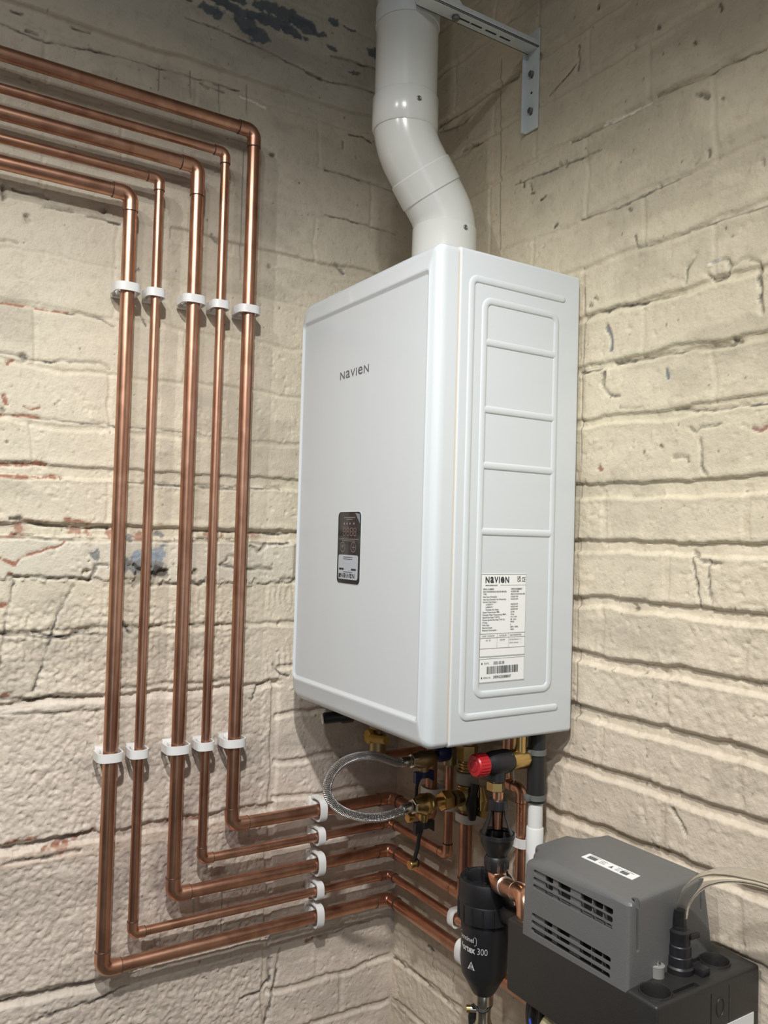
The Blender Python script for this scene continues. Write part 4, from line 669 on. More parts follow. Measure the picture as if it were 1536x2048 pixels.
# filling valves: both lie along -y
def butterfly(c, col, parent):
    mb = MB(); x, y, z = c
    mb.lathe((x, y, z - .004), (0, 0, 1), [(0, .009), (.010, .009)], 18)
    for s_ in (-1, 1):
        loft(mb, [[(x + dx, y + s_ * a, z + b) for dx, b in ((-w, -hh_), (w, -hh_), (w, .006), (-w, .006))] for a, w, hh_ in ((.006, .0050, .004), (.013, .0050, .009), (.019, .0045, .0125))])
    return mb.build('butterfly_handle', M[col], parent, ('blue' if col == 'blue_dark' else 'black') + ' plastic butterfly handle')
fa = empty('filling_valve', (.222, -.08, -.445), 'upper brass filling valve with blue butterfly handle close under boiler', 'valve', 'brass filling valves')
ax = Vector((.222, q, -.443))
mb = MB(); mb.lathe(ax, (0, -1, 0), [(0, .0085), (.033, .0085), (.036, .012), (.040, .0145), (.066, .0150), (.072, .0125), (.082, .0115)], 24)
mb.lathe(ax + Vector((0, -.056, -.010)), (0, 0, -1), [(0, .009), (.014, .0085)], 18); mb.lathe(ax + Vector((0, 0, -.018)), (0, 0, 1), [(0, .0095), (.003, .0125), (.030, .0125), (.034, .0095)], 24); fb = mb.build('valve_body', M['brass_dull'], fa)
butterfly(ax + Vector((0, -.056, -.027)), 'blue_dark', fa)
mb = MB(); mb.lathe(ax + Vector((0, -.004, .008)), (0, -1, 0), [(0, .008), (.004, .0165), (.022, .0170), (.028, .0130)], 20); mb.build('blue_cap', M['blue_dark'], fa, 'dark blue round cap')
mb = MB(); mb.tube(arc_path([ax + Vector((.0, -.062, -.026)), ax + Vector((.0, -.070, -.045)), ax + Vector((.004, -.074, -.075)), ax + Vector((.003, -.078, -.090))], .03, 8), .0028, 12); mb.build('tether_strap', M['black_rubber'], fa)
bolt_cap(fa, ax + Vector((.004, -.084, -.095)))
fb_ = empty('filling_valve', (.268, -.11, -.505), 'lower brass filling valve with black butterfly handle and dangling brass cap', 'valve', 'brass filling valves')
ax2 = Vector((.268, q - .028, -.503))
mb = MB(); mb.lathe(ax2, (0, -1, 0), [(.022, .0075), (.036, .0075), (.039, .0125), (.045, .0165), (.050, .0175), (.052, .0165), (.056, .0175), (.062, .0180), (.070, .0140), (.078, .0120)], 28)
mb.lathe(ax2 + Vector((0, -.058, -.012)), (0, 0, -1), [(0, .0095), (.010, .0095), (.010, .0075), (.018, .0075)], 18); mb.build('valve_body', M['brass'], fb_)
mb = MB(); mb.nut(ax2, (0, -1, 0), .004, .024, .0165); mb.build('hex_nut', M['brass'], fb_)
butterfly(ax2 + Vector((0, -.058, -.034)), 'black', fb_)
mb = MB(); mb.tube(arc_path([ax2 + Vector((0, -.060, -.034)), ax2 + Vector((-.002, -.066, -.055)), ax2 + Vector((-.004, -.066, -.070)), ax2 + Vector((-.006, -.072, -.094))], .03, 8), .0034, 12)
mb.lathe(ax2 + Vector((-.006, -.066, -.096)), (0, -1, 0), [(0, .008), (.003, .009)], 18); mb.build('tether_strap', M['black_rubber'], fb_)
bolt_cap(fb_, ax2 + Vector((-.006, -.074, -.098)))
# braided hose between them
hs = empty('filling_hose', (.24, -.2, -.48), 'silver braided flexible hose looping between the two brass filling valves', 'hose')
def smooth(ctrl, n=12):
    P_ = [Vector(c) for c in ctrl]; P_ = [P_[0] * 2 - P_[1]] + P_ + [P_[-1] * 2 - P_[-2]]; out = []
    for i in range(1, len(P_) - 2):
        for k in range(n):
            t = k / n; a, b, c, d = P_[i - 1:i + 3]
            out.append(.5 * ((2 * b) + (c - a) * t + (2 * a - 5 * b + 4 * c - d) * t * t + (3 * b - a - 3 * c + d) * t ** 3))
    out.append(P_[-2]); return out
e1 = ax + Vector((0, -.083, 0)); e2 = ax2 + Vector((0, -.082, 0))
hp = smooth([e1 + Vector((0, -.004, 0)), e1 + Vector((.001, -.030, .001)), (.226, -.195, -.4250), (.231, -.238, -.4210), (.236, -.2700, -.4290), (.239, -.2890, -.4480), (.243, -.2920, -.4710), (.249, -.2740, -.4940), (.256, -.2400, -.5090), (.262, -.205, -.5135), e2 + Vector((-.001, -.030, -.006)), e2 + Vector((0, -.004, -.001))])
mb = MB(); mb.tube(hp, .0072, 32); mb.build('braided_sleeve', M['braid'], hs)
for e, dirv in ((e1, hp[3] - hp[0]), (e2, hp[-4] - hp[-1])):
    mb = MB(); mb.lathe(e + Vector((0, -.002, 0)), dirv, [(0, .0082), (.001, .0088), (.016, .0086), (.018, .0078)], 24); mb.build('crimp_ferrule', M['steel'], hs)
    mb = MB(); mb.nut(e + Vector((0, .016, 0)), (0, -1, 0), 0, .017, .0128); mb.build('hose_nut', M['nickel'], hs)
# gas cock under the back left of the boiler
gx, gy = .060 + .03, -.105
gc = empty('gas_cock', (gx, gy, -.42), 'brass gas cock with yellow lever under the left back of boiler', 'valve')
mb = MB(); mb.lathe((gx, gy, -.3514), (0, 0, -1), [(0, .010), (.074, .010), (.076, .0155), (.110, .016), (.118, .010)], 24); mb.lathe((gx, gy, -.43), (0, -1, 0), [(0, .010), (.022, .010)], 18)
mb.nut((gx, gy, -.418), (0, 0, 1), 0, .016, .0165); mb.build('valve_body', M['brass_dull'], gc)
mb = MB(); mb.lathe((gx, gy - .012, -.430), (0, -1, 0), [(0, .006), (.003, .013), (.011, .013), (.013, .007)], 8); mb.tube([(gx + .004, gy - .018, -.430), (gx + .03, gy - .022, -.428), (gx + .070, gy - .026, -.421)], [.007, .0075, .007], 12); mb.build('lever', M['yellow'], gc, 'worn yellow lever')
mb = MB(); mb.tube(arc_path([(gx, gy, -.45), (gx, gy, -.468), (gx, -.004, -.468)], .012, 8), .0075, 20); mb.build('pipe_tail', M['copper'], gc)
# black blanking cap at the far left
bc = empty('blanking_cap', (.115, -.215, -.37), 'black plastic cap with pale round end under the left front of boiler', 'cap')
mb = MB(); d = Vector((.3, 1, .10)).normalized(); o = Vector((.108, -.232, -.3835)); mb.lathe(o, d, [(0, .0085), (.003, .0105), (.030, .0105), (.034, .013), (.052, .013), (.056, .009)], 24); mb.lathe(o + d * .043, (0, 0, 1), [(0, .008), (.040, .008)], 16); c_ = mb.build('cap_body', M['black'], bc)
mb = MB(); mb.lathe(o - d * .0005, -d, [(0, .0098), (.0015, .0094), (.0025, .004)], 24); mb.build('end_disc', M['white_plastic'], c_, 'pale grey end disc')
# pressure relief valve
px, py, pz = .46, -.133, -.386
pv = empty('pressure_relief_valve', (px, py, pz), 'black relief valve with round red knob and brass side outlet under boiler', 'valve')
mb = MB(); mb.lathe((px, py + .026, pz), (0, -1, 0), [(0, .0145), (.004, .0170), (.012, .0178), (.030, .0176), (.040, .0160), (.046, .0125), (.050, .0120)], 28)
mb.lathe((px, py, pz - .008), (0, 0, -1), [(0, .0135), (.014, .0135), (.0175, .0138), (.0185, .0125)], 24); mb.build('valve_body', M['black'], pv)
mb = MB(); prof = [(0, .0150), (.001, .0163), (.018, .0160), (.0200, .0145)]; mb.lathe((px, py - .022, pz), (0, -1, 0), prof, 30)
for k in range(24):
    a = 2 * PI * k / 24; mb.lathe((px + .0160 * math.cos(a), py - .024, pz + .0160 * math.sin(a)), (0, -1, 0), [(0, .0009), (.015, .0008)], 6)
kn = mb.build('red_knob', M['red'], pv, 'ribbed red knob'); mb = MB()
for r_ in (.0075,): mb.tube([(px + r_ * math.cos(2 * PI * k / 28), py - .0421, pz + r_ * math.sin(2 * PI * k / 28)) for k in range(28)], .0010, 8, closed=True)
mb.build('knob_ring', M['red'], kn)
mb = MB(); mb.lathe((px, py + .024, pz), (0, 1, 0), [(0, .0125), (.002, .0150), (.006, .0155), (.028, .0155), (.034, .013), (.036, .008)], 12); mb.lathe((px, py + .044, pz), (0, 0, 1), [(0, .0105), (.0375, .0105)], 20); mb.build('brass_outlet', M['brass'], pv, 'brass outlet')
mb = MB(); mb.nut((px, py, -.4265), (0, 0, 1), 0, .014, .0135); mb.build('outlet_nut', M['brass'], pv)
mb = MB(); mb.tube(arc_path([(px + .012, py + .020, pz + .013), (px + .014, py + .022, pz - .026), (px + .020, py + .016, pz - .026)], .002, 4), .0007, 8); mb.build('wire_clip', M['steel'], pv)
# tundish
tdp = Vector((px + .003, py + .002, 0))
td = empty('tundish', (tdp.x, tdp.y, -.49), 'black open-sided tundish cup below the red-knobbed relief valve', 'tundish')
mb = MB(); mb.lathe((tdp.x, tdp.y, -.454), (0, 0, 1), [(0, .0115), (.002, .0132), (.012, .0132), (.015, .0128), (.0155, .009)], 28)
for k in range(8):
    a = 2 * PI * k / 8; mb.lathe((tdp.x + .0130 * math.cos(a), tdp.y + .0130 * math.sin(a), -.4515), (0, 0, 1), [(0, .0012), (.011, .0012)], 6)
mb.build('top_nut', M['black'], td)
mb = MB()
for a0 in (.94, -2.2):      # two legs leaving the sides open
    rings = []
    for z, r in ((-.452, .0125), (-.462, .0135), (-.475, .0185), (-.487, .0235)):
        rings.append([(tdp.x + rr_ * math.cos(a0 + da), tdp.y + rr_ * math.sin(a0 + da), z) for rr_, da in ((r, -.62), (r, -.2), (r, .2), (r, .62), (r - .002, .62), (r - .002, -.62))])
    loft(mb, rings)
mb.build('air_gap_frame', M['black'], td)
mb = MB(); mb.lathe((tdp.x, tdp.y, 0), (0, 0, 1), [(-.489, .0215), (-.4865, .0235), (-.4865, .0255), (-.492, .0260), (-.494, .0245), (-.500, .0240), (-.508, .0205), (-.516, .0150), (-.520, .0142), (-.520, .0125), (-.514, .013), (-.500, .021)], 36, cap=False); mb.build('cup', M['black'], td)
mb = MB(); mb.lathe((tdp.x, tdp.y, 0), (0, 0, 1), [(-.543, .0115), (-.541, .0150), (-.536, .0172), (-.524, .0180), (-.519, .0150)], 28)
for k in range(10):
    a = 2 * PI * k / 10; mb.lathe((tdp.x + .0172 * math.cos(a), tdp.y + .0172 * math.sin(a), -.5365), (0, 0, 1), [(0, .0014), (.012, .0014)], 6)
mb.build('bottom_nut', M['black'], td)
run('short copper stub joining relief valve to the top of tundish', [(tdp.x, tdp.y, -.4800), (tdp.x, tdp.y, -.4270)], .0078, mat='copper_clean')
run('bright new copper elbow pipe running from tundish down into black pump tank', [(tdp.x, tdp.y, -.536), (tdp.x + .004, tdp.y - .001, -.558), (.5665, -.166, -.532), (.5690, -.1680, -.5650)], .0122, mat='copper_clean', solder='silver_solder')
# condensate hose and white waste pipe
hx, hy = .465, -.0590
ch = empty('condensate_hose', (hx, hy, -.45), 'black rubber condensate hose with grey clips below the boiler corner', 'hose')
mb = MB(); mb.tube([(hx, hy, z) for z in (-.349, -.36, -.38, -.41, -.44, -.452)], [.0128, .0128, .0132, .0134, .0140, .0140], 28); mb.build('rubber_sleeve', M['black_rubber'], ch)
for z in (-.377, -.444):
    mb = MB(); mb.lathe((hx, hy, z), (0, 0, 1), [(-.004, .0140), (-.004, .0149), (.004, .0149), (.004, .0140)], 28); mb.box(hx - .004, hx + .005, hy - .0205, hy - .0135, z - .0045, z + .0045, .0008); mb.build('hose_clip', M['grey_plastic'], ch)
wp_ = empty('waste_pipe', (hx, hy, -.52), 'white plastic waste pipe hanging below the black condensate hose', 'pipe')
mb = MB(); mb.tube([(hx, hy, -.452), (hx, hy, -.55)], .0112, 28); mb.tube(arc_path([(hx, hy, -.54), (hx, hy, -.605), (.5545, hy, -.605)], .02, 8), .0112, 28); mb.build('pipe_section', M['white_plastic'], wp_)
mb = MB(); mb.lathe((hx, hy, -.56), (0, 0, 1), [(0, .0130), (.069, .0130), (.0705, .0122)], 28); mb.build('socket', M['white_plastic'], wp_)

# ------------------------------------------------------------------ magnetic filter
fx, fy = .425, -.118
fi = empty('magnetic_filter', (fx, fy, -.65), 'black cylindrical magnetic filter canister with white printing below the tundish', 'filter')
mb = MB(); mb.lathe((fx, fy, 0), (0, 0, 1), [(-.737, .0155), (-.733, .0185), (-.716, .0275), (-.706, .0335), (-.695, .0352), (-.640, .0358), (-.622, .0362), (-.618, .034)], 48); can = mb.build('canister', M['black'], fi)
mb = MB(); mb.lathe((fx, fy, 0), (0, 0, 1), [(-.627, .0350), (-.625, .0405), (-.600, .0412), (-.598, .0402), (-.596, .0412), (-.572, .0408), (-.5665, .0385), (-.5655, .0360), (-.5655, .0325), (-.568, .0305), (-.584, .0290), (-.586, .010), (-.586, .0)], 48, cap=False)
for k in range(16):
    a = 2 * PI * k / 16; mb.box(-.0015, .0015, -.0005, .0022, 0, .026, .0004) if False else None
    c = Vector((fx + .0405 * math.cos(a), fy + .0405 * math.sin(a), -.624)); mb.lathe(c, (0, 0, 1), [(0, .0018), (.024, .0018)], 8)
mb.build('locking_collar', M['black'], fi)
mb = MB(); mb.lathe((fx, fy, -.587), (0, 0, 1), [(0, .012), (.008, .011), (.010, .006), (.022, .005)], 20)
for a in (0.4, 2.5, 4.6): mb.tube([(fx + .010 * math.cos(a), fy + .010 * math.sin(a), -.580), (fx + .0285 * math.cos(a), fy + .0285 * math.sin(a), -.578)], .0032, 8)
for k in range(6):
    a = 2 * PI * k / 6 + .3; mb.lathe((fx + .034 * math.cos(a), fy + .034 * math.sin(a), -.566), (0, 0, 1), [(0, .003), (.0035, .0025)], 10)
mb.build('cap_key', M['black'], fi)
mb = MB(); mb.lathe((fx + .030, fy + .006, -.607), (1, .1, 0), [(0, .0150), (.024, .0150), (.026, .0175), (.042, .0175), (.045, .012)], 24); mb.build('side_port', M['black'], fi)
run('short copper pipe from the black filter back to the wall', [(fx + .070, fy + .010, -.607), (.512, fy + .012, -.607), (.512, -.002, -.607)], .0105)
def cyl(a_c, z_c, r): return lambda a, b, h: (fx + (r + h) * math.cos(a_c + a / r), fy + (r + h) * math.sin(a_c + a / r), z_c + b)
mb = MB(); A0 = math.radians(-84)
text(mb, 'sentinel', .0098, cyl(A0 - .07, -.6510, .03615), 'CENTER', .01, sx=.95)
text(mb, 'Vortex', .0135, cyl(A0 - .05, -.6660, .0361), 'CENTER', .03, sx=.78); text(mb, '300', .0135, cyl(A0 + .46, -.6660, .0361), 'LEFT', -.006, sx=.80)
fr = rrect(-.0185, .0185, -.0040, .0085, (.003,) * 4, 5); fr2 = rrect(-.0179, .0179, -.0034, .0079, (.0025,) * 4, 5); fn = cyl(A0 - .07, -.6510, .03615); n = len(fr)
mb.add([fn(a, b, 0) for a, b in fr] + [fn(a, b, 0) for a, b in fr2], [(k, (k + 1) % n, n + (k + 1) % n, n + k) for k in range(n)])
fn = cyl(A0 + .22, -.6900, .0360); mb.add([fn(-.0062, -.0005, 0), fn(.0062, -.0005, 0), fn(0, .0115, 0)], [(0, 1, 2)])
mb.build('printed_text', M['white_print'], can, smooth=False)
mb = MB(); fn = cyl(A0 + .22, -.6900, .0362)
for a, b, w, h_ in ((0, .0062, .0008, .0022), (-.002, .0015, .0007, .0016), (.002, .0015, .0007, .0016), (0, .0015, .0006, .0016)): mb.add([fn(a - w, b - h_, 0), fn(a + w, b - h_, 0), fn(a + w, b + h_, 0), fn(a - w, b + h_, 0)], [(0, 1, 2, 3)])
mb.build('warning_sign_marks', M['black'], can, smooth=False)
dv = empty('drain_valve', (fx, fy, -.77), 'nickel drain valve with black strap under the black filter', 'valve')
mb = MB(); mb.lathe((fx, fy, 0), (0, 0, -1), [(.735, .0140), (.737, .0150), (.752, .0150), (.754, .0120), (.775, .0115), (.779, .0130), (.800, .0130), (.803, .010), (.83, .010)], 24); mb.lathe((fx, fy, -.762), (-.54, -.84, 0), [(0, .006), (.019, .0055)], 14); mb.build('valve_body', M['nickel'], dv)
mb = MB(); mb.nut((fx, fy, -.792), (0, 0, 1), 0, .010, .0145); mb.build('hex_nut', M['brass'], dv)
mb = MB(); mb.lathe((fx - .0100, fy - .0160, -.762), (-.54, -.84, 0), [(0, .0055), (.006, .0055), (.007, .003)], 14); mb.build('test_point', M['brass'], dv)
mb = MB(); mb.tube([(fx + .0135 * math.cos(a), fy + .0135 * math.sin(a), -.756 + .004 * math.sin(a * 2)) for a in [2 * PI * k / 24 for k in range(24)]], .0016, 8, closed=True)
mb.tube(arc_path([(fx - .006, fy - .012, -.757), (fx - .012, fy - .012, -.775), (fx - .008, fy - .008, -.83)], .01, 6), [.0045] + [.0052] * 7 + [.0052], 12); mb.build('strap', M['black_rubber'], dv)

# ------------------------------------------------------------------ condensate pump
ZT_, ZBt = -.5578, -.652
TX0, TX1, TY0, TY1 = .5560, .7990, -.190, -.006
pm = empty('condensate_pump', (.67, -.1, ZBt), 'condensate pump with grey vented cover on a black tank against right wall', 'pump')
bm = MB(); bm.box(TX0, TX1, TY0, TY1, ZBt, ZT_, .004, 3); tank = bm.mesh('tank')
cut = []
for (x, y, r) in ((.7765, -.1655, .0168), (.7665, -.0470, .0168)):
    c = MB(); c.lathe((x, y, ZT_ - .03), (0, 0, 1), [(0, r), (.05, r)], 36); cut.append(c.mesh('c'))
c = MB(); c.lathe((.5690, -.1680, ZT_ - .02), (0, 0, 1), [(0, .0135), (.05, .0135)], 30); cut.append(c.mesh('c'))
c = MB(); c.box(TX1 - .0015, TX1 + .01, -.0985, -.0968, ZBt - .01, ZT_ - .010); cut.append(c.mesh('c'))
c = MB(); c.box(TX1 - .0010, TX1 + .01, -.0655, -.0645, ZBt - .01, ZT_ - .008); cut.append(c.mesh('c'))
c = MB(); c.box(TX1 - .014, TX1 - .006, -.150, -.110, ZT_ - .004, ZT_ + .01); cut.append(c.mesh('c'))
tme = boolean(tank, cut); tk = link('tank', tme, M['tank_black'], pm)
for (x, y, r) in ((.7765, -.1655, .0168), (.7665, -.0470, .0168)):
    mb = MB(); mb.lathe((x, y, ZT_), (0, 0, 1), [(-.028, r - .001), (-.003, r - .0012), (.0018, r), (.0022, r + .0012), (-.0005, r + .0018)], 36, cap=False); mb.build('inlet_rim', M['tank_black'], tk)
mb = MB(); mb.tube([(TX1 + .0001, -.081 + .0065 * math.cos(2 * PI * k / 28), -.587 + .0105 * math.sin(2 * PI * k / 28)) for k in range(28)], .0007, 8, closed=True); mb.build('moulded_oval', M['tank_black'], tk)
mb = MB(); mb.box(TX1 - .0002, TX1 + .0007, -.070, -.018, -.650, -.6095); mb.build('side_label', M['label'], tk, 'pale side label')
# cover
CT = -.4640
bot = [(.5835, -.1905, 0), (.7590, -.1905, 0), (.7480, -.0240, 0), (.600, -.0240, 0), (.592, -.055, 0), (.585, -.072, 0), (.576, -.082, 0), (.560, -.088, 0), (.5575, -.150, 0), (.570, -.153, 0), (.5735, -.158, 0), (.5735, -.166, 0), (.5820, -.170, 0)]
top = [(.5860, -.1880, -.0110), (.7560, -.1860, .0), (.7450, -.0390, 0), (.590, -.0400, 0), (.5885, -.058, 0), (.584, -.0795, 0), (.576, -.087, 0), (.5620, -.0905, -.001), (.5600, -.1480, -.006), (.5710, -.1530, -.0065), (.5750, -.1580, -.007), (.5750, -.1650, -.008), (.5840, -.1700, -.009)]
def cover(scale_in, dz, z0):
    vs = []; cx = sum(p[0] for p in bot) / len(bot); cy = sum(p[1] for p in bot) / len(bot)
    f = lambda p, base: (p[0] + (cx - p[0]) * scale_in, p[1] + (cy - p[1]) * scale_in, base + p[2])
    v0 = [f(p, 0) for p in bot]; v0 = [(a, b, z0 - (.009 if b < -.18 and a < .65 else .004 if b < -.18 else 0)) for a, b, c in v0]; v1 = [f(p, CT - dz) for p in top]
    n = len(bot); inner = [(.600, -.092, CT - dz), (.612, -.150, CT - dz), (.6210, -.178, CT - dz)]
    vs = v0 + v1 + inner; i0, i1, i2 = 2 * n, 2 * n + 1, 2 * n + 2
    fs = [tuple(reversed(range(n)))] + [(k, (k + 1) % n, n + (k + 1) % n, n + k) for k in range(n)]
    T_ = lambda k: n + k
    fs += [(T_(1), T_(2), T_(3), T_(4), T_(5), T_(6), i0, i1, i2), (T_(6), T_(7), i0), (T_(7), T_(8), i0), (T_(8), T_(9), i1, i0), (T_(9), T_(10), i1), (T_(10), T_(11), i1), (T_(11), T_(12), i2, i1), (T_(12), T_(0), i2), (T_(0), T_(1), i2)]
    m_ = MB(); m_.add(vs, fs); return m_
bm = bmesh.new(); me = cover(0, 0, ZT_).mesh('c', smooth=False); bm.from_mesh(me)
ed = [e for e in bm.edges if all(v.co.z > CT - .013 for v in e.verts) and len(e.link_faces) == 2 and e.calc_face_angle(0) > .5]
ed += [e for e in bm.edges if abs(e.verts[0].co.z - e.verts[1].co.z) > .05 and e.calc_face_angle(0) > .9]
bmesh.ops.bevel(bm, geom=ed, offset=.0055, segments=4, profile=.5, affect='EDGES', clamp_overlap=True); bm.to_mesh(me); bm.free()
DK = ((.6215, .6345), (.6435, .6645), (.6815, .6995), (.7010, .7165), (.7180, .7325))
cuts = []
for zc in (-.4830, -.4920, -.5010, -.5370, -.5460, -.5550):
    c = MB(); loft(c, [[(x, y, z) for x, z in rrect(.602, .7330, zc - .0032, zc + .0032, (.0028,) * 4, 4)] for y in (-.20, -.1855)]); cuts.append(c.mesh('c'))
for za_, zb_ in ((-.5040, -.4800), (-.5580, -.5340)):
    for a, b in DK: c = MB(); c.box(a, b, -.1900 + .003, -.176, za_, zb_); cuts.append(c.mesh('c'))
c = MB(); loft(c, [[(x, y, z) for y, z in rrect(-.1745, -.1690, -.522, -.466, (.0022,) * 4, 4)] for x in (.735, .775)]); cuts.append(c.mesh('c')); c = MB(); c.lathe((.7525, -.1720, -.475), (0, 0, 1), [(0, .0048), (.02, .0048)], 20); cuts.append(c.mesh('c'))
c = MB(); loft(c, [[(x, y, z) for y, z in rrect(-.0500, -.0460, -.506, -.466, (.0018,) * 4, 4)] for x in (.735, .775)]); cuts.append(c.mesh('c')); c = MB(); c.lathe((.7440, -.0480, -.475), (0, 0, 1), [(0, .0042), (.02, .0042)], 20); cuts.append(c.mesh('c'))
cme = boolean(me, cuts); cv = link('cover', cme, M['pump_grey'], pm, 'grey vented plastic cover')
mb = MB()
for za_, zb_ in ((-.5038, -.4802), (-.5578, -.5342)):
    for a, b in DK: mb.box(a + .0002, b - .0002, -.1800, -.1762, za_, zb_)
mb.build('vent_shade_fill', M['vent_shade'], cv)  # black blocks paint in the shade deep behind the vent slots
mb = MB(); lz = CT + .0003; LP = [(.6300, -.1170), (.6325, -.1350), (.7140, -.1335), (.7110, -.1155)]
mb.add([(x, y, lz + e) for e in (-.0003, .0002) for x, y in LP], [(3, 2, 1, 0), (4, 5, 6, 7), (0, 1, 5, 4), (1, 2, 6, 5), (2, 3, 7, 6), (3, 0, 4, 7)]); lb_ = mb.build('top_label', M['label'], pm, 'white printed strip label', smooth=False)
def lp(u, v): a = Vector(LP[0]) .lerp(Vector(LP[3]), u); b = Vector(LP[1]).lerp(Vector(LP[2]), u); p_ = a.lerp(b, v); return (p_.x, p_.y, lz + .0004)
mb = MB()
for u0, u1, v0, v1 in ((.07, .24, .30, .78), (.72, .86, .35, .80)): mb.add([lp(u0, v0), lp(u1, v0), lp(u1, v1), lp(u0, v1)], [(3, 2, 1, 0)])
for (u, v, w) in ((.07, .14, .2), (.30, .25, .12), (.30, .45, .10), (.30, .65, .12), (.62, .25, .08), (.62, .5, .07), (.62, .7, .08), (.72, .18, .2)):
    mb.add([lp(u, v), lp(u + w, v), lp(u + w, v + .05), lp(u, v + .05)], [(3, 2, 1, 0)])
tri = [lp(.50, .75), lp(.57, .75), lp(.535, .3)]; mb.add(tri, [(0, 1, 2)]); mb.build('label_printing', M['logo_ink'], lb_, smooth=False)
# discharge valve and screw boss
dx_, dy_ = .7590, -.1020
mb = MB(); mb.lathe((dx_, dy_, ZT_), (0, 0, 1), [(0, .0165), (.006, .0165), (.008, .0145), (.018, .0140), (.019, .0130), (.030, .0128), (.031, .0118), (.042, .0115), (.043, .0120), (.046, .0120), (.048, .0085), (.052, .0085), (.053, .0072), (.070, .0062), (.070, .003)], 28)
mb.box(dx_ + .010, dx_ + .026, dy_ + .008, dy_ + .022, ZT_ - .001, ZT_ + .009, .002); mb.box(dx_ + .009, dx_ + .013, dy_ + .004, dy_ + .020, ZT_ + .038, ZT_ + .044, .001); mb.build('discharge_valve', M['black'], pm, 'black barbed outlet')
mb = MB(); mb.lathe((.7545, -.1360, ZT_), (0, 0, 1), [(0, .0085), (.010, .0085), (.0125, .0088), (.0130, .0070)], 24); sb_ = mb.build('screw_boss', M['boss_grey'], pm, 'pale round boss with screw')
mb = MB(); mb.lathe((.7545, -.1360, ZT_ + .0125), (0, 0, 1), [(0, .0045), (.002, .0042), (.003, .0022), (.0015, .0012)], 20); mb.build('screw', M['steel'], sb_)
# clear tube
ct = empty('clear_tube', (dx_, dy_, -.5), 'clear plastic tube arching up from the pump outlet towards the right', 'tube')
tp = smooth([(dx_, dy_, -.5110), (dx_ + .0003, dy_, -.4960), (dx_ + .0045, dy_ + .001, -.4755), (.7790, -.0985, -.4520), (.8000, -.0950, -.4365), (.8280, -.0900, -.4265), (.8600, -.0850, -.4230), (.9000, -.075, -.428), (.96, -.06, -.45)], 10)
outer = MB(); outer.tube(tp, .0083, 28, cap=False); n_ = len(tp); inner = MB(); inner.tube(tp, .0064, 28, cap=False)
mb = MB(); mb.add(outer.v, outer.f, outer.uv); mb.add(inner.v, [tuple(reversed(f)) for f in inner.f], inner.uv); k0 = len(outer.v)
mb.add([], [])
for s_ in (0, (n_ - 1) * 28):
    fs_ = [(s_ + k, s_ + (k + 1) % 28, k0 + s_ + (k + 1) % 28, k0 + s_ + k) for k in range(28)]; mb.f += fs_; mb.uv += [[(0, 0)] * 4] * 28
mb.build('tube_wall', M['clear'], ct)
# cables under the tank
cb = [('black cable hanging furthest left under the pump tank', 'black_rubber', [(.566, -.150, -.650), (.562, -.152, -.690), (.567, -.150, -.730), (.580, -.145, -.80)], .0055),
      ('black cable hanging second from left under the pump tank', 'black_rubber', [(.578, -.160, -.650), (.574, -.162, -.690), (.575, -.155, -.730), (.585, -.150, -.80)], .0050),
      ('black cable looping under the pump tank beside the bare wire ends', 'black_rubber', [(.592, -.170, -.650), (.588, -.172, -.690), (.582, -.168, -.72), (.59, -.160, -.80)], .0060),
      ('black cable under the pump tank left of the cream wires', 'black_rubber', [(.610, -.175, -.650), (.606, -.176, -.690), (.600, -.170, -.72), (.60, -.165, -.80)], .0045),
      ('thin blue wire hanging under the black pump tank', 'wire_blue', [(.592, -.180, -.675), (.600, -.183, -.690), (.606, -.184, -.715), (.605, -.18, -.80)], .0018),
      ('thick cream cable curving out from under the pump tank', 'wire_cream', [(.632, -.165, -.648), (.620, -.178, -.672), (.617, -.180, -.70), (.615, -.175, -.80)], .0085)]
for lab, mt, pts, r in cb:
    mb = MB(); mb.tube(smooth(pts, 10), r, 16); o = mb.build('cable', M[mt]); tag(o, lab, 'cable', 'cables under the pump')

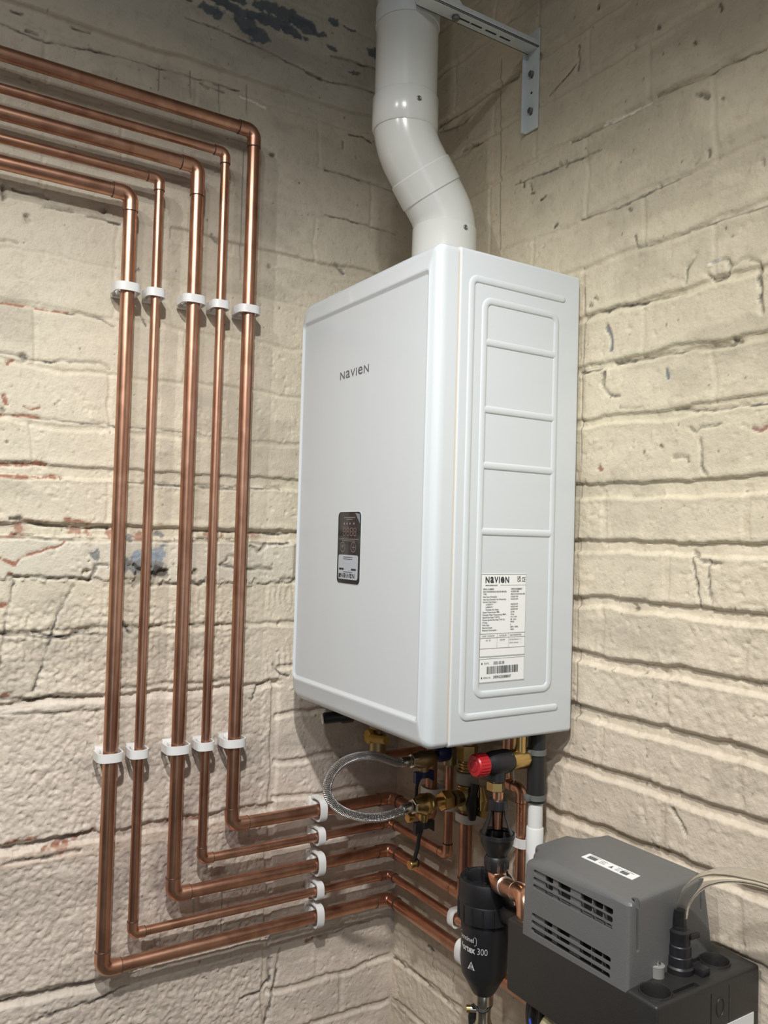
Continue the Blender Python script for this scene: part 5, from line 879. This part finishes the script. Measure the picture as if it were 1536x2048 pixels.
# ------------------------------------------------------------------ camera, lights, world
cam = bpy.data.cameras.new('camera'); co = bpy.data.objects.new('camera', cam); COL.objects.link(co); bpy.context.scene.camera = co
yaw, pitch, roll, f = 1.00639, 0.02963, 0.02802, 1651.28
cyw, syw = math.cos(yaw), math.sin(yaw)
fw = Vector((-syw * math.cos(pitch), cyw * math.cos(pitch), math.sin(pitch))); rt = Vector((cyw, syw, 0)); up = rt.cross(fw)
rt2 = rt * math.cos(roll) + up * math.sin(roll); up2 = up * math.cos(roll) - rt * math.sin(roll)
co.matrix_world = Matrix(((rt2.x, up2.x, -fw.x, 1.39578), (rt2.y, up2.y, -fw.y, -0.93226), (rt2.z, up2.z, -fw.z, -0.06027), (0, 0, 0, 1)))
cam.sensor_fit = 'VERTICAL'; cam.sensor_height = 36; cam.lens = f * 36 / 2048; cam.clip_start = .02
def area(name, loc, target, size, power, col, sy=None, spread=180):
    l = bpy.data.lights.new(name, 'AREA'); l.energy = power; l.color = col; l.size = size; l.spread = math.radians(spread)
    if sy: l.shape = 'RECTANGLE'; l.size_y = sy
    o = bpy.data.objects.new(name, l); COL.objects.link(o); o.location = loc
    o.rotation_euler = (Vector(target) - Vector(loc)).to_track_quat('-Z', 'Y').to_euler(); return o
def spot(name, loc, target, power, col, half, radius=.028):
    l = bpy.data.lights.new(name, 'SPOT'); l.energy = power; l.color = col; l.spot_size = math.radians(2 * half); l.spot_blend = 1.0; l.shadow_soft_size = radius
    o = bpy.data.objects.new(name, l); COL.objects.link(o); o.location = loc
    o.rotation_euler = (Vector(target) - Vector(loc)).to_track_quat('-Z', 'Y').to_euler(); return o
spot('work_lamp_head', (1.38, -1.00, 1.02), (.14, -.36, -.90), 112, (1.0, .985, .955), 43)
spot('work_lamp_head_2', (1.08, -1.68, 1.15), (.18, -.36, -.80), 52, (1.0, .985, .955), 41)
area('ceiling_lamp', (2.1, -1.7, 1.40), (2.1, -1.7, 0), .12, 19, (.95, .97, 1.0))
area('side_fill_light', (2.9, -1.3, -.2), (.4, -.1, 0), .9, 5.0, (.78, .88, 1.0), 1.9)  # added cool fill light; the side wall here has no opening
w = bpy.data.worlds.new('world'); bpy.context.scene.world = w; w.use_nodes = True
w.node_tree.nodes['Background'].inputs[0].default_value = (.8, .85, .9, 1); w.node_tree.nodes['Background'].inputs[1].default_value = .05
sc = bpy.context.scene; vs_ = sc.view_settings
sc.view_settings.view_transform = 'Standard'; vs_.look = 'None'; vs_.gamma = 1; vs_.use_curve_mapping = False; vs_.exposure = 0.12
